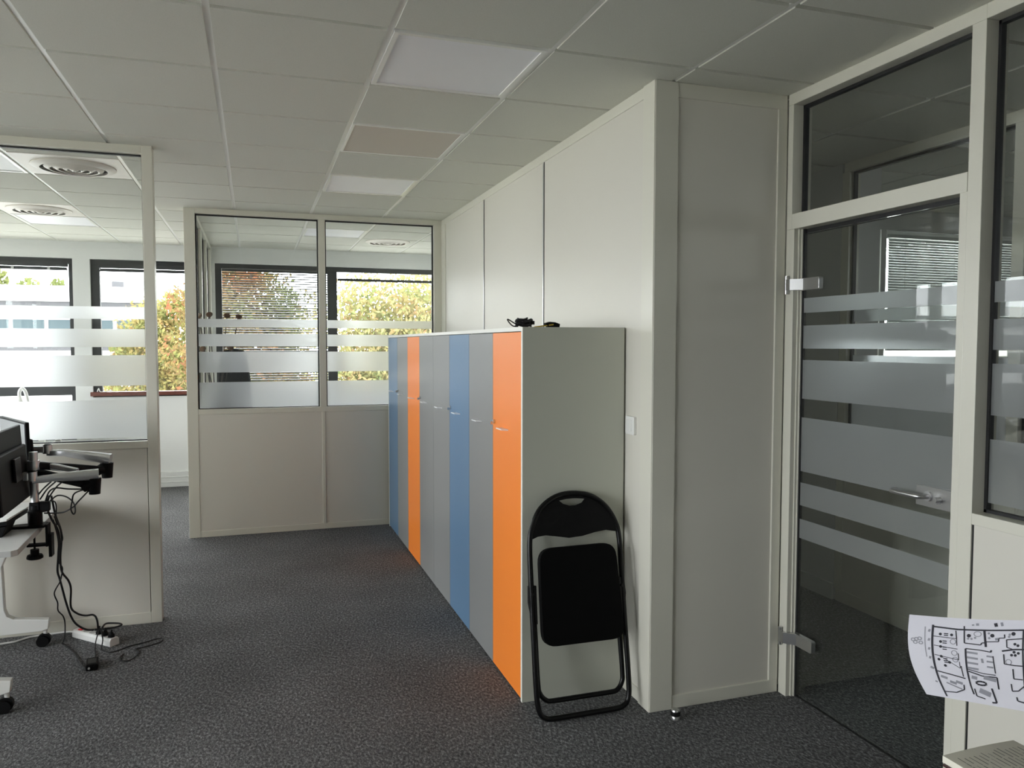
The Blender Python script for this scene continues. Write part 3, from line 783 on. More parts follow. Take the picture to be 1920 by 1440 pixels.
obj('clamp_knob', MB().lathe([(.018, .045), (.018, .022), (.030, .020), (.034, .012), (.034, .004), (.028, 0)], (-.972, 4.05, .585), 24), 'black', cl, shade=True)
obj('cable_clip', MB().prism([(-.945, .800), (-.905, .806), (-.903, .850), (-.945, .852)], lambda u, v, q: Vector((u, q, v)), 4.035, 4.065).box(-.985, -.945, 4.03, 4.07, .815, .850), 'black', am, bevel=.003)
def bar(mb, p, q, w0, w1, h0, h1):
    """flat tapered link between two points, rounded in section"""
    P, Q = Vector(p), Vector(q); d = (Q - P).normalized(); a = d.cross(Vector((0, 0, 1))).normalized(); b = a.cross(d)
    vs = []
    for (C, w, h) in ((P, w0, h0), (P * .5 + Q * .5, (w0 + w1) / 2, (h0 + h1) / 2 + .002), (Q, w1, h1)):
        for k in range(12):
            th = 2 * PI * k / 12; c_, s_ = math.cos(th), math.sin(th)
            c_ = math.copysign(abs(c_) ** .5, c_); s_ = math.copysign(abs(s_) ** .5, s_)
            vs.append(C + a * (c_ * w) + b * (s_ * h))
    fs = [(i * 12 + k, i * 12 + (k + 1) % 12, (i + 1) * 12 + (k + 1) % 12, (i + 1) * 12 + k) for i in range(2) for k in range(12)]
    fs += [tuple(range(12))[::-1], tuple(24 + k for k in range(12))]
    return mb.add(vs, fs)
def arm(z_col, elbow, head, zh, knee):
    ex, ey, ez = elbow; hx, hy = head
    a = obj('lower_arm', bar(MB(), (px_, py_, z_col), (ex, ey, ez - .055), .022, .018, .017, .018), 'black', am, shade=True)
    obj('pole_collar', MB().cyl((px_, py_, z_col - .022), (px_, py_, z_col + .022), .0255, seg=24), 'alu', a, shade=True)
    obj('elbow_hub', MB().cyl((ex, ey, ez - .092), (ex, ey, ez - .018), .024, .030, seg=20).cyl((ex - .05, ey, ez - .062), (ex - .005, ey, ez - .035), .022, .028, seg=14), 'black', a, shade=True)
    kx, ky, kz = knee
    u = obj('upper_arm', bar(bar(MB(), (kx, ky, kz), (ex + .018, ey, ez), .019, .022, .016, .026), (hx, hy, zh - .020), (kx + .008, ky, kz), .016, .019, .014, .016), 'alu', am, shade=True)
    obj('head_clamp', MB().cyl((hx, hy, zh - .022), (hx, hy, zh + .020), .021, seg=22), 'alu', u, shade=True)
    obj('head_cap', MB().cyl((hx, hy, zh + .020), (hx, hy, zh + .024), .019, .012, seg=22), 'black', u, shade=True)
    obj('elbow_cap', MB().cyl((ex, ey, ez + .018), (ex, ey, ez + .025), .017, .012, seg=20), 'black', u, shade=True)
    return u
u1 = arm(.990, (-.715, 4.03, .968), (-.955, 3.975), .982, (-.880, 3.99, .968))
u2 = arm(1.020, (-.700, 4.27, 1.005), (-.966, 4.31), 1.062, (-.885, 4.30, 1.040))
obj('lift_link', bar(MB(), (-.955, 4.10, 1.018), (-.79, 4.06, .985), .016, .015, .014, .010), 'alu', am, shade=True)
obj('tilt_head', MB().box(-1.025, -.965, 3.955, 3.995, .962, 1.0), 'alu', u1, bevel=.006)
obj('tilt_head', MB().box(-1.030, -.975, 4.292, 4.328, 1.045, 1.078), 'alu', u2, bevel=.006)

# monitors
def monitor(name, label, c0, c1, z0, z1, tilt, bulge_side, screen=True):
    """panel between two ground points; bulge_side +1: casing swells to the right of c0->c1"""
    A, Bp = Vector((*c0, 0)), Vector((*c1, 0)); d = (Bp - A); w = d.length; d.normalize()
    nrm = Vector((d.y, -d.x, 0)) * bulge_side
    t = thing(name, label, 'monitor', ((A + Bp) / 2).to_tuple()[:2] + (z0,))
    def P(u, v, q):
        p = A + d * u; lean_ = math.tan(tilt) * (v - z0)
        p = p + nrm * (q - lean_); return Vector((p.x, p.y, v))
    obj('casing', MB().prism([(0, z0), (w, z0), (w, z1), (0, z1)], P, 0, .018), 'black', t, bevel=.004)
    zc = (z0 + z1) / 2
    obj('back_shell', MB().prism([(.02, z0 + .012), (w - .02, z0 + .012), (w - .03, z1 - .085), (.03, z1 - .085)], P, .0185, .040), 'black', t, bevel=.012)
    obj('mount_plate', MB().prism([(w / 2 - .05, zc - .05), (w / 2 + .05, zc - .05), (w / 2 + .05, zc + .05), (w / 2 - .05, zc + .05)], P, .0455, .056), 'blackpaint', t, bevel=.002)
    obj('screen', MB().prism([(.010, z0 + .014), (w - .010, z0 + .014), (w - .010, z1 - .010), (.010, z1 - .010)], P, -.0012, -.0002), 'screen', t)
    return t
monitor('monitor', 'black monitor seen from behind at the left edge, nearer of two', (-1.026, 4.10), (-1.008, 3.56), .862, 1.205, .055, -1)
monitor('monitor', 'black monitor with pale screen edge on, farther of two', (-1.235, 4.585), (-1.018, 4.165), .905, 1.208, .02, -1)

# laptop and dock lying below the monitors
lp = thing('laptop', 'pale closed laptop on a black dock below the nearer monitor', 'laptop', (-1.06, 4.0, ZD))
obj('lid', MB().prism([(-1.20, ZD + .052), (-1.02, ZD + .075), (-1.02, ZD + .083), (-1.20, ZD + .060)], lambda u, v, q: Vector((u + (q - 3.9) * .05, q, v)), 3.84, 4.12), 'whiteplastic', lp, bevel=.002)
obj('base', MB().prism([(-1.20, ZD + .034), (-1.02, ZD + .056), (-1.02, ZD + .074), (-1.20, ZD + .051)], lambda u, v, q: Vector((u + (q - 3.9) * .05, q, v)), 3.842, 4.118), 'black', lp, bevel=.002)
obj('dock', MB().prism([(-1.25, ZD + .0005), (-1.05, ZD + .0005), (-1.03, ZD + .050), (-1.20, ZD + .030), (-1.24, ZD + .022)], lambda u, v, q: Vector((u, q, v)), 3.86, 4.0), 'black', lp, bevel=.003)

# ------------------------------------------------------------------ cables, power strip, adapter
def cable(label, runs, r, cat='cable', name='power_cable', m='cable'):
    mb = MB()
    for p in runs: mb.tube(p, r, 7, 6)
    o = obj(name, mb, m, None, shade=True, at=runs[0][-1])
    return tag(o, label, cat, 'desk cables')
c1_ = [(-.919, 4.1, .866), (-.936, 4.133, .81), (-.925, 4.15, .752), (-.905, 4.2, .666), (-.916, 4.233, .553), (-.929, 4.267, .465), (-.928, 4.3, .416), (-.924, 4.333, .352), (-.917, 4.367, .273), (-.904, 4.4, .191), (-.887, 4.433, .136), (-.853, 4.467, .093), (-.822, 4.498, .074)]
cable('thick black cable falling straight from the desk clamp to the power strip', [c1_], .0052)
c2_ = [(-.914, 4.12, .862), (-.905, 4.152, .758), (-.890, 4.183, .668), (-.904, 4.215, .543), (-.906, 4.247, .464), (-.886, 4.278, .41), (-.882, 4.31, .355), (-.891, 4.342, .256), (-.869, 4.373, .21), (-.839, 4.405, .185), (-.808, 4.437, .174), (-.800, 4.478, .135), (-.800, 4.505, .078)]
cable('black cable with a wide bend above the middle of the power strip', [c2_], .0050)
c3_ = [(-.905, 4.1, .753), (-.893, 4.128, .655), (-.899, 4.156, .545), (-.89, 4.184, .498), (-.901, 4.212, .452), (-.915, 4.24, .414), (-.946, 4.268, .355), (-.939, 4.296, .298), (-.944, 4.324, .249), (-.929, 4.352, .21), (-.927, 4.38, .16), (-.945, 4.45, .07), (-.970, 4.52, .014), (-.965, 4.53, .005), (-.942, 4.486, .004), (-.895, 4.397, .004), (-.839, 4.251, .004), (-.800, 4.150, .008), (-.785, 4.128, .016)]
cable('thin black cable running down to the adapter on the carpet', [c3_], .0032)
cable('stiff black cable looping above the sockets of the power strip', [[(-.815, 4.50, .074), (-.773, 4.506, .070), (-.723, 4.511, .072), (-.690, 4.517, .080), (-.706, 4.523, .088), (-.763, 4.529, .092), (-.777, 4.50, .085), (-.778, 4.487, .078)]], .0048)
cable('thin black cable looping far to the right over the carpet', [[(-.782, 4.478, .075), (-.765, 4.42, .045), (-.765, 4.385, .008), (-.748, 4.362, .004), (-.715, 4.337, .004), (-.678, 4.354, .004), (-.632, 4.398, .004), (-.571, 4.424, .004), (-.511, 4.459, .004), (-.484, 4.45, .004), (-.492, 4.406, .004), (-.551, 4.364, .004), (-.599, 4.343, .004), (-.580, 4.294, .004), (-.591, 4.225, .004), (-.615, 4.191, .004), (-.646, 4.201, .004), (-.661, 4.241, .004), (-.650, 4.290, .004)]], .0030)
cable('short black cable between the power strip and the adapter', [[(-.792, 4.482, .075), (-.797, 4.42, .040), (-.795, 4.38, .006), (-.782, 4.30, .006), (-.776, 4.225, .016)]], .0030)
cable('white cable lying on the carpet behind the desk castor', [[(-.935, 4.655, .022), (-.985, 4.70, .012), (-1.054, 4.712, .006), (-1.119, 4.705, .006), (-1.166, 4.69, .006), (-1.22, 4.645, .006), (-1.283, 4.629, .006), (-1.365, 4.581, .006), (-1.5, 4.54, .006)]], .0055, m='whiteplastic')
cable('black cables fanning from the desk clamp up to the monitor arm', [
    [(-.971, 4.085, .86), (-.928, 4.03, .909), (-.884, 3.99, .950)], [(-.951, 4.08, .856), (-.911, 4.03, .908), (-.867, 3.99, .948)],
    [(-.93, 4.08, .846), (-.912, 4.075, .89), (-.878, 4.05, .91), (-.819, 4.025, .906), (-.740, 4.03, .900)],
    [(-.925, 4.08, .846), (-.905, 4.06, .875), (-.870, 4.03, .92), (-.84, 4.01, .945)]], .0036)
cable('black cable hanging in a loop below the monitor arm elbow', [
    [(-.735, 4.03, .905), (-.791, 4.0, .89), (-.805, 4.007, .851), (-.813, 4.02, .812), (-.806, 4.033, .786), (-.801, 4.047, .798), (-.81, 4.06, .834), (-.84, 4.073, .861), (-.88, 4.087, .868), (-.912, 4.085, .845)],
    [(-.733, 4.03, .900), (-.779, 4.004, .85), (-.804, 4.028, .822), (-.849, 4.052, .795), (-.898, 4.076, .788), (-.937, 4.085, .789)]], .0034)
cable('black cables dropping in a short loop beside the desk clamp', [
    [(-.912, 4.085, .846), (-.895, 4.105, .833), (-.893, 4.11, .787), (-.900, 4.115, .761), (-.893, 4.12, .722)],
    [(-.900, 4.1, .769), (-.880, 4.11, .709), (-.872, 4.12, .66), (-.880, 4.13, .638), (-.892, 4.14, .647)]], .0032)

sa, sb = Vector((-.930, 4.655, 0)), Vector((-.712, 4.435, 0))
sd = (sb - sa); sl_ = sd.length; ang = math.atan2(sd.y, sd.x)
TS_ = Matrix.Translation((sa + sb) / 2) @ Matrix.Rotation(ang, 4, 'Z')
ps = thing('power_strip', 'white power strip with red switch on the carpet by the desk', 'power strip', tuple((sa + sb) / 2))
obj('body', MB(TS_).prism([(-.028, .001), (.028, .001), (.028, .030), (.020, .042), (-.020, .042), (-.028, .030)], lambda u, v, q: Vector((q, u, v)), -sl_ / 2, sl_ / 2), 'whiteplastic', ps, bevel=.003)
obj('switch', MB(TS_).prism([(-.128, -.013), (-.098, -.013), (-.098, .013), (-.128, .013)], lambda u, v, q: Vector((u, v, q + (u + .113) * .12)), .0415, .047), 'red', ps, bevel=.002)
plugs = (0, 0, 1, 1, 1)
for k in range(5):
    ux = -.066 + .049 * k
    sk = obj('socket', MB(TS_).lathe([(.019, .0422), (.019, .0432), (.0165, .0432), (.0165, .0425), (.001, .0424)], (ux, 0, 0), 24), 'socket', ps)
for k, h in ((2, .032), (3, .030), (4, .028)):
    ux = -.066 + .049 * k
    pg = thing('power_plug', ('black plug in the middle socket of the white power strip', 'black plug in the fourth socket of the white power strip', 'black plug in the end socket of the white power strip, farthest from its red switch')[k - 2], 'plug', tuple(TS_ @ Vector((ux, 0, .043))), 'plugs in the power strip')
    obj('plug_body', MB(TS_).lathe([(.0160, .0436), (.0165, .056), (.011, .060), (.006, .043 + h), (.002, .044 + h)], (ux, 0, 0), 20), 'black', pg, shade=True)
    obj('cable_boot', MB(TS_).cyl((ux, 0, .040 + h), (ux - .004, .006, .050 + h), .0052, .004, seg=10), 'black', pg)
TA = Matrix.Translation((-.771, 4.172, 0)) @ Matrix.Rotation(math.radians(8), 4, 'Z')
t = thing('power_adapter', 'black power adapter block on the carpet in front of the power strip', 'power adapter', (-.771, 4.172, 0))
obj('adapter_body', MB(TA).box(-.027, .027, -.052, .052, .001, .031), 'black', t, bevel=.006)
obj('rating_plate', MB(TA).box(-.018, .018, -.03, .03, .0312, .0316), 'blackpaint', t)
obj('cable_port', MB(TA).cyl((-.012, -.060, .016), (-.012, -.05, .016), .005, seg=10), 'socket', t)
obj('cable_port', MB(TA).cyl((0, .05, .016), (0, .06, .016), .005, seg=10), 'socket', t)

# ------------------------------------------------------------------ right foreground: table, notebook, plan
t = thing('side_table', 'dark brown wooden table top at the bottom right corner', 'table', (1.9, .75, 0))
obj('tabletop', MB().box(1.262, 2.15, .30, 1.118, .728, .755), 'darkwood', t, bevel=.003)
for lx, ly in ((1.31, .35), (2.10, .35), (1.31, 1.07), (2.10, 1.07)):
    obj('leg', MB().box(lx - .022, lx + .022, ly - .022, ly + .022, 0, .728), 'darkwood', t, bevel=.003)
zb = .756
t = thing('notebook', 'open notebook with handwritten cream page at the bottom right corner', 'notebook', (1.36, 1.04, zb))
obj('cover', MB().box(1.262, 1.464, .83, 1.131, zb - .0005, zb + .005), 'darkwood', t, bevel=.001)
pg = MB(); n = 10
def pz(x): return zb + .018 + .0025 * math.sin((x - 1.262) / .2 * PI)
for k in range(n):
    xa_, xb_ = 1.266 + .186 * k / n, 1.266 + .186 * (k + 1) / n
    pg.add([(xa_, .835, zb + .005), (xb_, .835, zb + .005), (xb_, 1.135, zb + .005), (xa_, 1.135, zb + .005), (xa_, .835, pz(xa_)), (xb_, .835, pz(xb_)), (xb_, 1.135, pz(xb_)), (xa_, 1.135, pz(xa_))],
           [(4, 5, 6, 7), (2, 3, 7, 6), (0, 1, 5, 4)] + ([(3, 0, 4, 7)] if k == 0 else []) + ([(1, 2, 6, 5)] if k == n - 1 else []))
pp = obj('page_block', pg, 'notepaper', t)
ink = MB(); rr = random.Random(3)
for k in range(14):
    xx = 1.284 + .0115 * k
    yb_ = 1.120 - rr.uniform(0, .012); ye = yb_ - rr.uniform(.10, .24)
    yy = yb_
    while yy > ye:
        l = rr.uniform(.010, .035); w_ = rr.uniform(.0005, .0011); dx = rr.uniform(-.0008, .0008)
        z_ = pz(xx) + .0003
        ink.quad((xx - w_ + dx, yy, z_), (xx + w_ + dx, yy, z_), (xx + w_, yy - l, z_), (xx - w_, yy - l, z_))
        yy -= l + rr.uniform(.001, .008)
obj('handwriting', ink, 'ink', pp)

# printed floor plan sheet, curling; (s, t) in 0..1 across and down
TL, BL = Vector((1.375, 1.330, .977)), Vector((1.310, 1.218, .854))
TR_, BR = Vector((1.512, 1.102, 1.0245)), Vector((1.3825, 1.008, .894))
def sheet(s, q, lift=0.):
    top_ = TL.lerp(TR_, s); bot = BL.lerp(BR, s); p = top_.lerp(bot, q)
    n_ = (TR_ - TL).cross(BL - TL).normalized()
    if n_.z < 0: n_ = -n_
    bow = .014 * math.sin(PI * q) * (1 - .55 * s) + .008 * math.sin(PI * s * 1.1) * (1 - q)
    p = p - n_ * bow - (TR_ - TL).normalized() * (.020 * math.sin(PI * q) * (1 - s))
    return p + n_ * lift
pt = thing('floor_plan_sheet', 'curled white sheet with printed floor plan at the right edge', 'paper sheet', tuple(sheet(.5, .5)))
sm = MB(); NS, NT = 22, 14
for lift in (0, -.0004):
    sm.add([sheet(i / NS, j / NT, lift) for j in range(NT + 1) for i in range(NS + 1)],
           [(j * (NS + 1) + i, (j + 1) * (NS + 1) + i, (j + 1) * (NS + 1) + i + 1, j * (NS + 1) + i + 1) if lift == 0 else (j * (NS + 1) + i, j * (NS + 1) + i + 1, (j + 1) * (NS + 1) + i + 1, (j + 1) * (NS + 1) + i) for j in range(NT) for i in range(NS)])
sh = obj('sheet', sm, 'sheet', pt, shade=True)
SX = .80        # the photo shows s from 0 to about 0.8 of the sheet
lines = MB(); greys = MB()
def line(mb, a, b, w):
    A, Bq = Vector((*a, 0)), Vector((*b, 0)); n_ = max(1, int((Bq - A).length / .04)); d = (Bq - A)
    if d.length < 1e-6: return
    d.normalize(); o_ = Vector((-d.y * 1.0, d.x, 0)) * w
    for k in range(n_):
        p0 = A.lerp(Bq, k / n_); p1 = A.lerp(Bq, (k + 1) / n_)
        mb.quad(*[sheet(v.x * SX, v.y, .0005) for v in (p0 - o_, p1 - o_, p1 + o_, p0 + o_)])
def poly(mb, pts, w):
    for a, b in zip(pts[:-1], pts[1:]): line(mb, a, b, w)
def dot(mb, c, rx, ry=None):
    ry = ry or rx * 1.2
    vs = [sheet((c[0] + rx * math.cos(2 * PI * k / 10)) * SX, c[1] + ry * math.sin(2 * PI * k / 10), .0005) for k in range(10)]
    mb.add(vs, [tuple(range(10))])
def ringd(mb, c, rx, ry, w=.004):
    poly(mb, [(c[0] + rx * math.cos(2 * PI * k / 10), c[1] + ry * math.sin(2 * PI * k / 10)) for k in range(11)], w)
# outer walls of the plan
poly(lines, [(.225, .12), (.45, .135), (.72, .125), (1.0, .11), (1.22, .10)], .009)
poly(lines, [(.225, .10), (.225, .30), (.225, .55), (.225, .78), (.235, .98)], .010)
# stack of left rooms
poly(lines, [(.23, .235), (.44, .245), (.445, .33)], .004); poly(lines, [(.43, .15), (.44, .245)], .005)
poly(lines, [(.24, .345), (.45, .37)], .004); poly(lines, [(.24, .46), (.455, .50), (.455, .42)], .004)
poly(lines, [(.30, .48), (.46, .60), (.46, .52)], .003)
poly(lines, [(.235, .665), (.36, .69), (.49, .72)], .007); poly(lines, [(.47, .57), (.475, .70)], .005)
poly(lines, [(.235, .92), (.36, .91), (.45, .86), (.46, .80)], .006)
for c in ((.295, .205), (.395, .205), (.30, .295), (.30, .355), (.30, .475), (.275, .515), (.37, .54), (.325, .585)): dot(lines, c, .014)
for c in ((.345, .195), (.345, .215), (.335, .285), (.335, .31), (.335, .36), (.335, .385), (.335, .50), (.335, .525), (.34, .545)):
    poly(lines, [(c[0] - .018, c[1]), (c[0] + .02, c[1])], .006)
for c in ((.41, .285), (.42, .42), (.425, .50)): ringd(greys, c, .025, .03)
for c in ((.285, .735), (.36, .79), (.42, .78)): poly(greys, [(c[0] - .03, c[1] - .01), (c[0] + .03, c[1] + .01)], .016)
poly(greys, [(.29, .80), (.43, .86)], .008)
# upper middle rooms
poly(lines, [(.50, .09), (.51, .29), (.65, .30), (.66, .275), (.70, .27)], .006); poly(lines, [(.675, .13), (.695, .32)], .010)
poly(lines, [(.69, .26), (.80, .25), (.80, .21), (.85, .205), (.845, .165)], .005)
for c in ((.545, .20), (.745, .185), (.92, .155)): dot(lines, c, .018)
for c in ((.54, .235), (.57, .235), (.60, .22), (.72, .215), (.715, .16), (.89, .165), (.885, .19)): dot(greys, c, .011)
ringd(greys, (.62, .175), .032, .03); poly(greys, [(.77, .225), (.80, .22)], .014)
# storage block with shelf rows
poly(lines, [(.52, .355), (.64, .36), (.73, .375)], .006); poly(lines, [(.52, .355), (.52, .62), (.525, .80), (.535, .90)], .008)
for k in range(4):
    poly(greys, [(.53, .395 + .062 * k), (.625, .405 + .062 * k)], .012)
for k in range(3): poly(greys, [(.70, .425 + .062 * k), (.755, .43 + .062 * k)], .010)
poly(greys, [(.66, .46), (.665, .51)], .010)
poly(lines, [(.755, .42), (.77, .62)], .005); poly(lines, [(.525, .60), (.66, .635), (.77, .64)], .005)
poly(lines, [(.53, .625), (.65, .665), (.78, .665), (.785, .80)], .007); poly(greys, [(.66, .68), (.77, .70)], .022)
poly(lines, [(.73, .365), (.745, .37)], .014)
ringd(lines, (.63, .755), .048, .022, .010); poly(greys, [(.55, .69), (.60, .70)], .020)
poly(lines, [(.555, .83), (.56, .915), (.64, .935)], .007); poly(greys, [(.60, .84), (.70, .88)], .030); poly(lines, [(.72, .80), (.745, .96), (.70, .965)], .009)
# right hand rooms
poly(lines, [(.83, .355), (.93, .33), (1.02, .325), (1.2, .31)], .009)
poly(lines, [(.865, .225), (.87, .31), (.92, .33)], .005); poly(lines, [(.865, .225), (1.0, .205)], .006)
poly(lines, [(.845, .39), (.85, .50), (.94, .51), (1.05, .51)], .006); ringd(greys, (.885, .475), .024, .03)
for c in ((.96, .285), (.935, .27), (.965, .37), (.93, .36), (.94, .395), (.91, .395)): dot(lines, c, .013)
poly(lines, [(.92, .55), (.925, .66), (1.0, .66)], .006); poly(lines, [(.90, .72), (.905, .80), (.96, .79), (1.02, .72)], .006); poly(lines, [(.94, .86), (.945, .90), (1.05, .92)], .007)
poly(lines, [(1.0, .11), (1.0, .33), (1.01, .66), (1.02, .9)], .007)
# captions and notes round the edge
for k in range(4): poly(greys, [(.185, .17 + .11 * k), (.205, .175 + .11 * k)], .016)
poly(greys, [(.155, .13), (.16, .38), (.165, .50)], .004)
for c in ((.05, .30), (.08, .29), (.11, .28), (.07, .33), (.12, .33)): ringd(greys, c, .018, .018, .005)
poly(greys, [(.565, .075), (.585, .070)], .008); poly(greys, [(.60, .065), (.625, .062)], .014); poly(lines, [(.765, .04), (.775, .08)], .014); poly(greys, [(.815, .03), (.825, .07)], .010)
poly(greys, [(.18, .62), (.21, .64)], .014); poly(greys, [(.18, .80), (.20, .81)], .010)
obj('plan_lines', lines, 'plan_ink', sh); obj('plan_marks', greys, 'plan_grey', sh)
hs = thing('document_holder', 'black document holder carrying the printed plan, beside the notebook', 'document holder', (1.62, .82, .755))
obj('holder_plate', MB().prism([(.86, .05), (1.0, .05), (1.0, .95), (.86, .95)], lambda u, v, q: sheet(u, v, -.0006 - q), .0005, .004), 'black', hs)
pc = sheet(.97, .6, -.008)
obj('post', MB().tube([(pc.x, pc.y, pc.z), (pc.x + .05, pc.y - .03, pc.z - .03), (1.60, .84, .86), (1.62, .82, .768)], .007, 10, 5), 'blackpaint', hs, shade=True)
obj('foot', MB().lathe([(.07, .0005), (.07, .010), (.012, .016)], (1.62, .82, .755), 28), 'black', hs, shade=True)

# ------------------------------------------------------------------ things in the rooms beyond the glass
def office_chair(loc, label, top_z, rz=0, hw=1.):
    T = Matrix.Translation(loc) @ Matrix.Rotation(rz, 4, 'Z')
    t = thing('office_chair', label, 'office chair', loc, 'black office chairs')
    bs = MB(T)
    for k in range(5):
        a = 2 * PI * k / 5; bar(bs, (.03 * math.cos(a), .03 * math.sin(a), .10), (.26 * math.cos(a), .26 * math.sin(a), .075), .022, .014, .018, .012)
    obj('base', bs, 'black', t)
    for k in range(5):
        a = 2 * PI * k / 5
        obj('castor', MB(T).cyl((.26 * math.cos(a) - .02, .26 * math.sin(a), .03), (.26 * math.cos(a) + .02, .26 * math.sin(a), .03), .03, seg=16), 'black', t)
    obj('gas_lift', MB(T).cyl((0, 0, .09), (0, 0, .44), .025, seg=16), 'chrome', t)
    obj('seat', MB(T).prism(rounded(.48, .48, .10, 5), lambda u, v, q: Vector((u, v, q)), .44, .52), 'vinyl', t, bevel=.02)
    h = top_z - .56
    out = [(-.13, .56), (.13, .56), (.21, .66), (.22, .56 + h * .62), (.16, top_z - .05), (.08, top_z), (-.08, top_z), (-.16, top_z - .05), (-.22, .56 + h * .62), (-.21, .66)]
    out = [(p.x * hw, p.y) for p in smooth([(u, v, 0) for u, v in out], 3, True)]
    obj('backrest', MB(T).prism(out, lambda u, v, q: Vector((u, .23 + q + .35 * (u ** 2) * -1 + .06 * (v - .6), v)), 0, .05), 'vinyl', t, bevel=.015)
    obj('back_stem', MB(T).box(-.03, .03, .20, .235, .46, .70), 'black', t)
    for s_ in (-1, 1):
        obj('armrest', MB(T).tube([(s_ * .24, .05, .46), (s_ * .28, .05, .50), (s_ * .28, .05, .66), (s_ * .28, -.10, .69)], .014, 8, 4), 'black', t)
office_chair((-.085, 7.40, 0), 'tall backed black office chair behind the back partition beside the dried stems', 1.53, PI * .92, .62)
office_chair((-2.38, 8.05, 0), 'black office chair in the left office near the far left window', 1.10, .4)
t = thing('floor_vase', 'tall vase of dried stems with brown pods behind the back partition', 'vase', (-.30, 6.98, 0))
obj('vase', MB().lathe([(.07, 0), (.085, .05), (.075, .5), (.06, .95), (.065, 1.12), (.058, 1.12), (.05, .9)], (-.30, 6.98, 0)), 'vase', t, shade=True)
for (hx, hy, hz, bx) in ((-.428, 7.0, 1.812, -.33), (-.345, 6.97, 1.822, -.31), (-.208, 6.98, 1.815, -.28), (-.115, 7.0, 1.806, -.27), (-.40, 6.95, 1.535, -.32), (-.185, 6.96, 1.545, -.285)):
    s_ = obj('stem', MB().tube([(bx, 6.98, 1.0), (bx + (hx - bx) * .25, 6.98, 1.25), (bx + (hx - bx) * .6, (hy + 6.98) / 2, (1.25 + hz) / 2), (hx, hy, hz - .012)], .0045, 6, 5), 'stem', t)
    obj('pod', MB(Matrix.Translation((hx, hy, hz)) @ Matrix.Rotation(1.0, 4, 'X') @ Matrix.Rotation((hx + .27) * 1.6, 4, 'Y')).lathe([(.006, -.03), (.014, -.014), (.024, .0), (.027, .006), (.022, .010), (.002, .011)], (0, 0, 0), 18), 'brownpod', s_, shade=True)
t = thing('office_desk', 'white desk under the far left window in the left office', 'desk', (-2.55, 8.80, 0))
obj('tabletop', MB().box(-3.3, -1.90, 8.45, 9.20, .71, .735), 'desktop', t, bevel=.002)
for lx in (-3.25, -1.95):
    for ly in (8.5, 9.15): obj('leg', MB().box(lx - .025, lx + .025, ly - .025, ly + .025, 0, .71), 'whitemetal', t)
t = thing('desk_lamp', 'white curved desk lamp in front of the far left window', 'lamp', (-2.13, 8.85, .735))
obj('base', MB().lathe([(.08, 0), (.08, .015), (.02, .02)], (-2.13, 8.85, .736)), 'whiteplastic', t, shade=True)
obj('stem', MB().tube([(-2.13, 8.85, .75), (-2.14, 8.85, .95), (-2.16, 8.85, 1.09), (-2.19, 8.85, 1.135), (-2.215, 8.85, 1.10), (-2.215, 8.85, 1.04)], .016, 10, 5), 'whiteplastic', t, shade=True)
obj('lamp_head', MB().cyl((-2.215, 8.85, .99), (-2.215, 8.85, 1.05), .035, .018, seg=18), 'whiteplastic', t, shade=True)
tag(obj('white_cord', MB().tube([(-1.60, 9.30, 1.065), (-1.585, 9.30, 1.10), (-1.57, 9.295, 1.066), (-1.52, 9.29, 1.066), (-1.47, 9.295, 1.075), (-1.45, 9.30, 1.066)], .005, 6, 5), 'whiteplastic', at=(-1.53, 9.30, 1.064)), 'white cord lying on the red brown window sill', 'cord')
# a desk in the room beyond the corridor
t = thing('office_desk', 'plain white desk in the dim room beyond the corridor glass', 'desk', (4.4, 2.9, 0))
obj('tabletop', MB().box(3.9, 4.9, 2.3, 3.4, .71, .735), 'desktop', t)
for lx in (3.95, 4.85):
    for ly in (2.35, 3.35): obj('leg', MB().box(lx - .025, lx + .025, ly - .025, ly + .025, 0, .71), 'whitemetal', t)

# ------------------------------------------------------------------ outdoors
tag(obj('ground', MB().box(-80, 80, YF + .4, 140, -4.0, -3.6).box(-80, XW - .4, -60, YF + .4, -4.0, -3.6).box(XW - .4, 60, -60, -4.6, -4.0, -3.6), 'ground'), 'open ground outside below the office windows', 'ground', None, 'structure')
bd = thing('office_building', 'white flat roofed office building seen through the left windows', 'building', (-16, 32, -3.6))
obj('wall', MB().box(-34, -2.75, 30.4, 42, -3.6, 2.95), 'bwhite', bd)
obj('roof_fascia', MB().box(-34.4, -2.3, 29.8, 42.4, 3.02, 3.55), 'bwhite', bd)
obj('soffit_shade', MB().box(-34.4, -2.3, 29.85, 42.4, 2.88, 3.015), 'bgrey', bd)  # dark band painted for the shade under the roof edge
for k in range(22):
    x0 = -4.55 - 1.06 * k
    for z0, z1 in ((1.70, 2.42), (-1.8, -1.0)):
        w = obj('window', MB().box(x0, x0 + .93, 30.34, 30.399, z0, z1), 'bglass', bd)
obj('ledge', MB().box(-34, -2.75, 30.2, 30.4, 1.36, 1.50), 'bgrey', bd)
obj('rooftop_unit', MB().box(-4.72, -4.34, 30.6, 31.1, 3.56, 3.80).box(-4.66, -4.40, 30.65, 31.05, 3.5, 3.56), 'bgrey', bd)

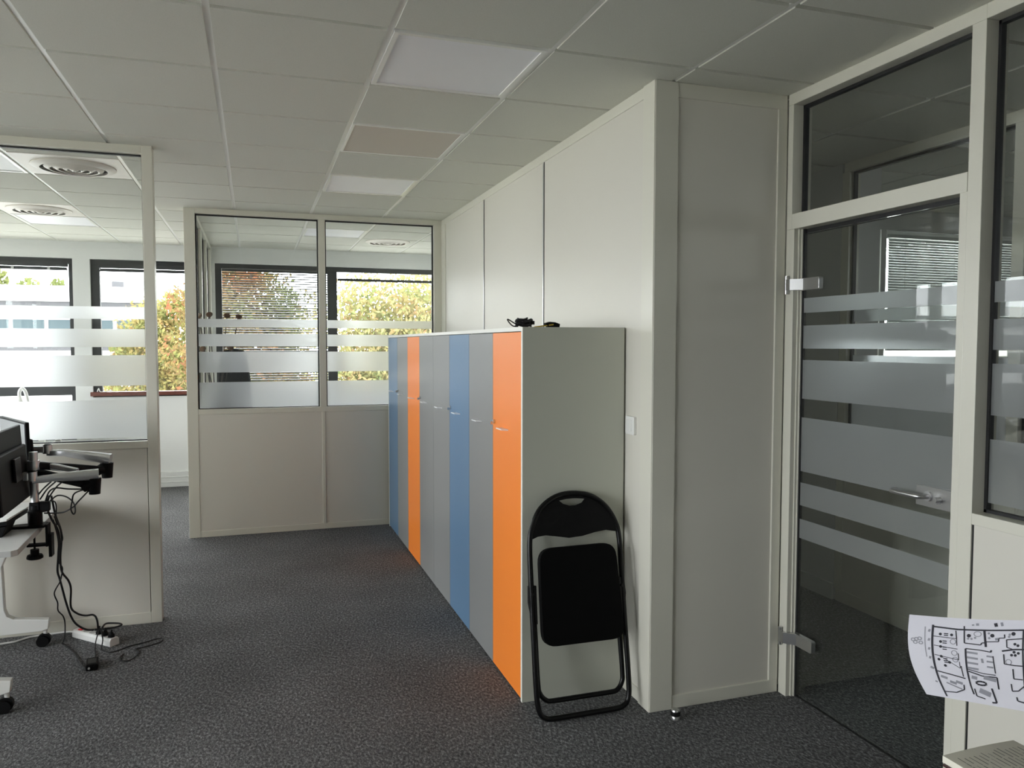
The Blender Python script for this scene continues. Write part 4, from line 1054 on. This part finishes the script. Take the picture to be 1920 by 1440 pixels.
def tree(name, label, cx, cy, cz, rx, ry, rz, n, leaf, m, seed, trunk=True, lumps=26):
    rd = random.Random(seed)
    t = thing(name, label, 'tree', (cx, cy, -3.6), 'trees outside the windows')
    C_ = []
    for k in range(lumps):
        while True:
            u = Vector((rd.uniform(-1, 1), rd.uniform(-1, 1), rd.uniform(-1, 1)))
            if .25 < u.length < 1: break
        C_.append((Vector((cx + u.x * rx, cy + u.y * ry, cz + u.z * rz)), rd.uniform(.26, .46) * min(rx, rz)))
    fo = MB()
    for k in range(n):
        c, R = rd.choice(C_)
        d = Vector((rd.gauss(0, 1), rd.gauss(0, 1), rd.gauss(0, 1))).normalized() * R * rd.random() ** .4
        p = c + d; a = Vector((rd.gauss(0, 1), rd.gauss(0, 1), rd.gauss(0, .6))).normalized()
        b = a.orthogonal().normalized(); b = Matrix.Rotation(rd.uniform(0, 6.28), 3, a) @ b; e = a.cross(b)
        s_ = leaf * rd.uniform(.6, 1.25)
        fo.add([p - b * s_, p - e * s_ * .45, p + b * s_, p + e * s_ * .45], [(0, 1, 2, 3)])
    obj('foliage', fo, m, t)
    if trunk:
        tr = MB().tube([(cx, cy, -3.62), (cx + .05, cy, -1.5), (cx - .05, cy, cz - rz * .5), (cx, cy, cz)], [.16 * (1 - .7 * i / 18) for i in range(19)], 8, 6)
        for c, R in C_[:9]:
            tr.tube([(cx, cy, cz - rz * .6), ((cx + c.x) / 2 + .1, (cy + c.y) / 2, (cz - rz * .2 + c.z) / 2), tuple(c)], .028, 5, 3)
        obj('trunk', tr, 'bark', t, shade=True)
tree('tree', 'autumn tree turning red behind the slatted blind', -.18, 21, 1.43, 1.55, 1.2, 2.4, 24000, .075, 'leaf_red', 4, lumps=120)
tree('tree', 'orange and green autumn tree behind the window with the brown sill', -2.46, 25.0, .5, 1.45, 1.2, 2.8, 17000, .085, 'leaf_autumn', 9, lumps=90)
tree('tree', 'yellow green tree filling the right half of the wide back window', 3.35, 17.5, .8, 2.15, 1.3, 2.3, 34000, .068, 'leaf_yellow', 12, lumps=190)
for i, (tx, tz, w) in enumerate(((-15.2, 3.7, 1.6), (-13.2, 4.3, 1.8), (-11.2, 3.9, 1.5), (-19.5, 3.6, 2.0))):
    tree('tree', ('pale green tree above the white roof, left of the tallest one', 'tallest pale green tree above the white roof', 'pale green tree above the white roof, right of the tallest one', 'pale tree far left behind the white building')[i], tx * (1 + .09 * i), 52 + 4.6 * i, tz, w, 1.2, 2.2, 1500, .24, 'leaf_green', 20 + i, True, 16)

# ------------------------------------------------------------------ light: overcast sky through the windows
SKY = 14.0
wd = bpy.data.worlds.new('overcast_sky'); SC.world = wd; wd.use_nodes = True
nt = wd.node_tree; bg = nt.nodes['Background']
tc = nt.nodes.new('ShaderNodeTexCoord'); sp = nt.nodes.new('ShaderNodeSeparateXYZ'); nt.links.new(tc.outputs['Generated'], sp.inputs[0])
mr = nt.nodes.new('ShaderNodeMapRange'); mr.inputs[1].default_value = -.1; mr.inputs[2].default_value = 1
nt.links.new(sp.outputs['Z'], mr.inputs[0])
cr_ = nt.nodes.new('ShaderNodeValToRGB'); cr_.color_ramp.elements[0].color = (.82, .84, .88, 1); cr_.color_ramp.elements[1].color = (1, 1, 1.0, 1)
nt.links.new(mr.outputs[0], cr_.inputs['Fac']); nt.links.new(cr_.outputs['Color'], bg.inputs['Color'])
bg.inputs['Strength'].default_value = SKY

def area(name, loc, rot_, sx, sy, energy=0, portal=False, col=(1, 1, 1)):
    l = bpy.data.lights.new(name, 'AREA'); l.shape = 'RECTANGLE'; l.size = sx; l.size_y = sy; l.energy = energy; l.color = col
    l.cycles.is_portal = portal
    o = bpy.data.objects.new(name, l); COL.objects.link(o); o.location = loc; o.rotation_euler = rot_
    return o
for x0, x1, z0 in ((-3.45, -1.81, .55), (-1.645, -.515, 1.0), (-.398, 2.16, 1.0)):
    area('window_portal', ((x0 + x1) / 2, YF + .2, (z0 + ZH) / 2), (-PI / 2, 0, 0), x1 - x0, ZH - z0, portal=True)
for a, b, zs in LWIN:
    area('window_portal', (XW - .2, (a + b) / 2, (zs + ZH) / 2), (0, -PI / 2, 0), ZH - zs, b - a, portal=True)
area('window_portal', (XR + .1, .75, 2.075), (0, PI / 2, 0), .75, 1.1, portal=True)  # portal for the added far right opening that brightens the corridor
area('window_portal', (4.9, YR + .2, 1.8), (-PI / 2, 0, 0), 2.8, 1.4, portal=True)

# ------------------------------------------------------------------ camera
F_, YAW, PITCH, ROLL = 1453.91, .321521, -.0505555, .00102915
fw_ = Vector((math.sin(YAW) * math.cos(PITCH), math.cos(YAW) * math.cos(PITCH), math.sin(PITCH)))
rt = Vector((math.cos(YAW), -math.sin(YAW), 0)); up = rt.cross(fw_)
r2 = rt * math.cos(ROLL) + up * math.sin(ROLL); u2 = up * math.cos(ROLL) - rt * math.sin(ROLL)
cam = bpy.data.cameras.new('camera'); co = bpy.data.objects.new('camera', cam); COL.objects.link(co)
mw = Matrix((r2, u2, -fw_)).transposed().to_4x4(); mw.translation = (0, 0, 1.575)
co.matrix_world = mw
cam.sensor_fit = 'HORIZONTAL'; cam.sensor_width = 36; cam.lens = F_ * 36 / 1920; cam.clip_start = .05; cam.clip_end = 400
SC.camera = co

SC.view_settings.view_transform = 'Standard'; SC.view_settings.look = 'None'
SC.view_settings.exposure = 0.0; SC.view_settings.gamma = 1.0
SC.cycles.max_bounces = 14; SC.cycles.diffuse_bounces = 6; SC.cycles.glossy_bounces = 6; SC.cycles.transmission_bounces = 8; SC.cycles.transparent_max_bounces = 40
SC.cycles.sample_clamp_indirect = 8; SC.cycles.caustics_reflective = False; SC.cycles.caustics_refractive = False
SC.cycles.use_denoising = True
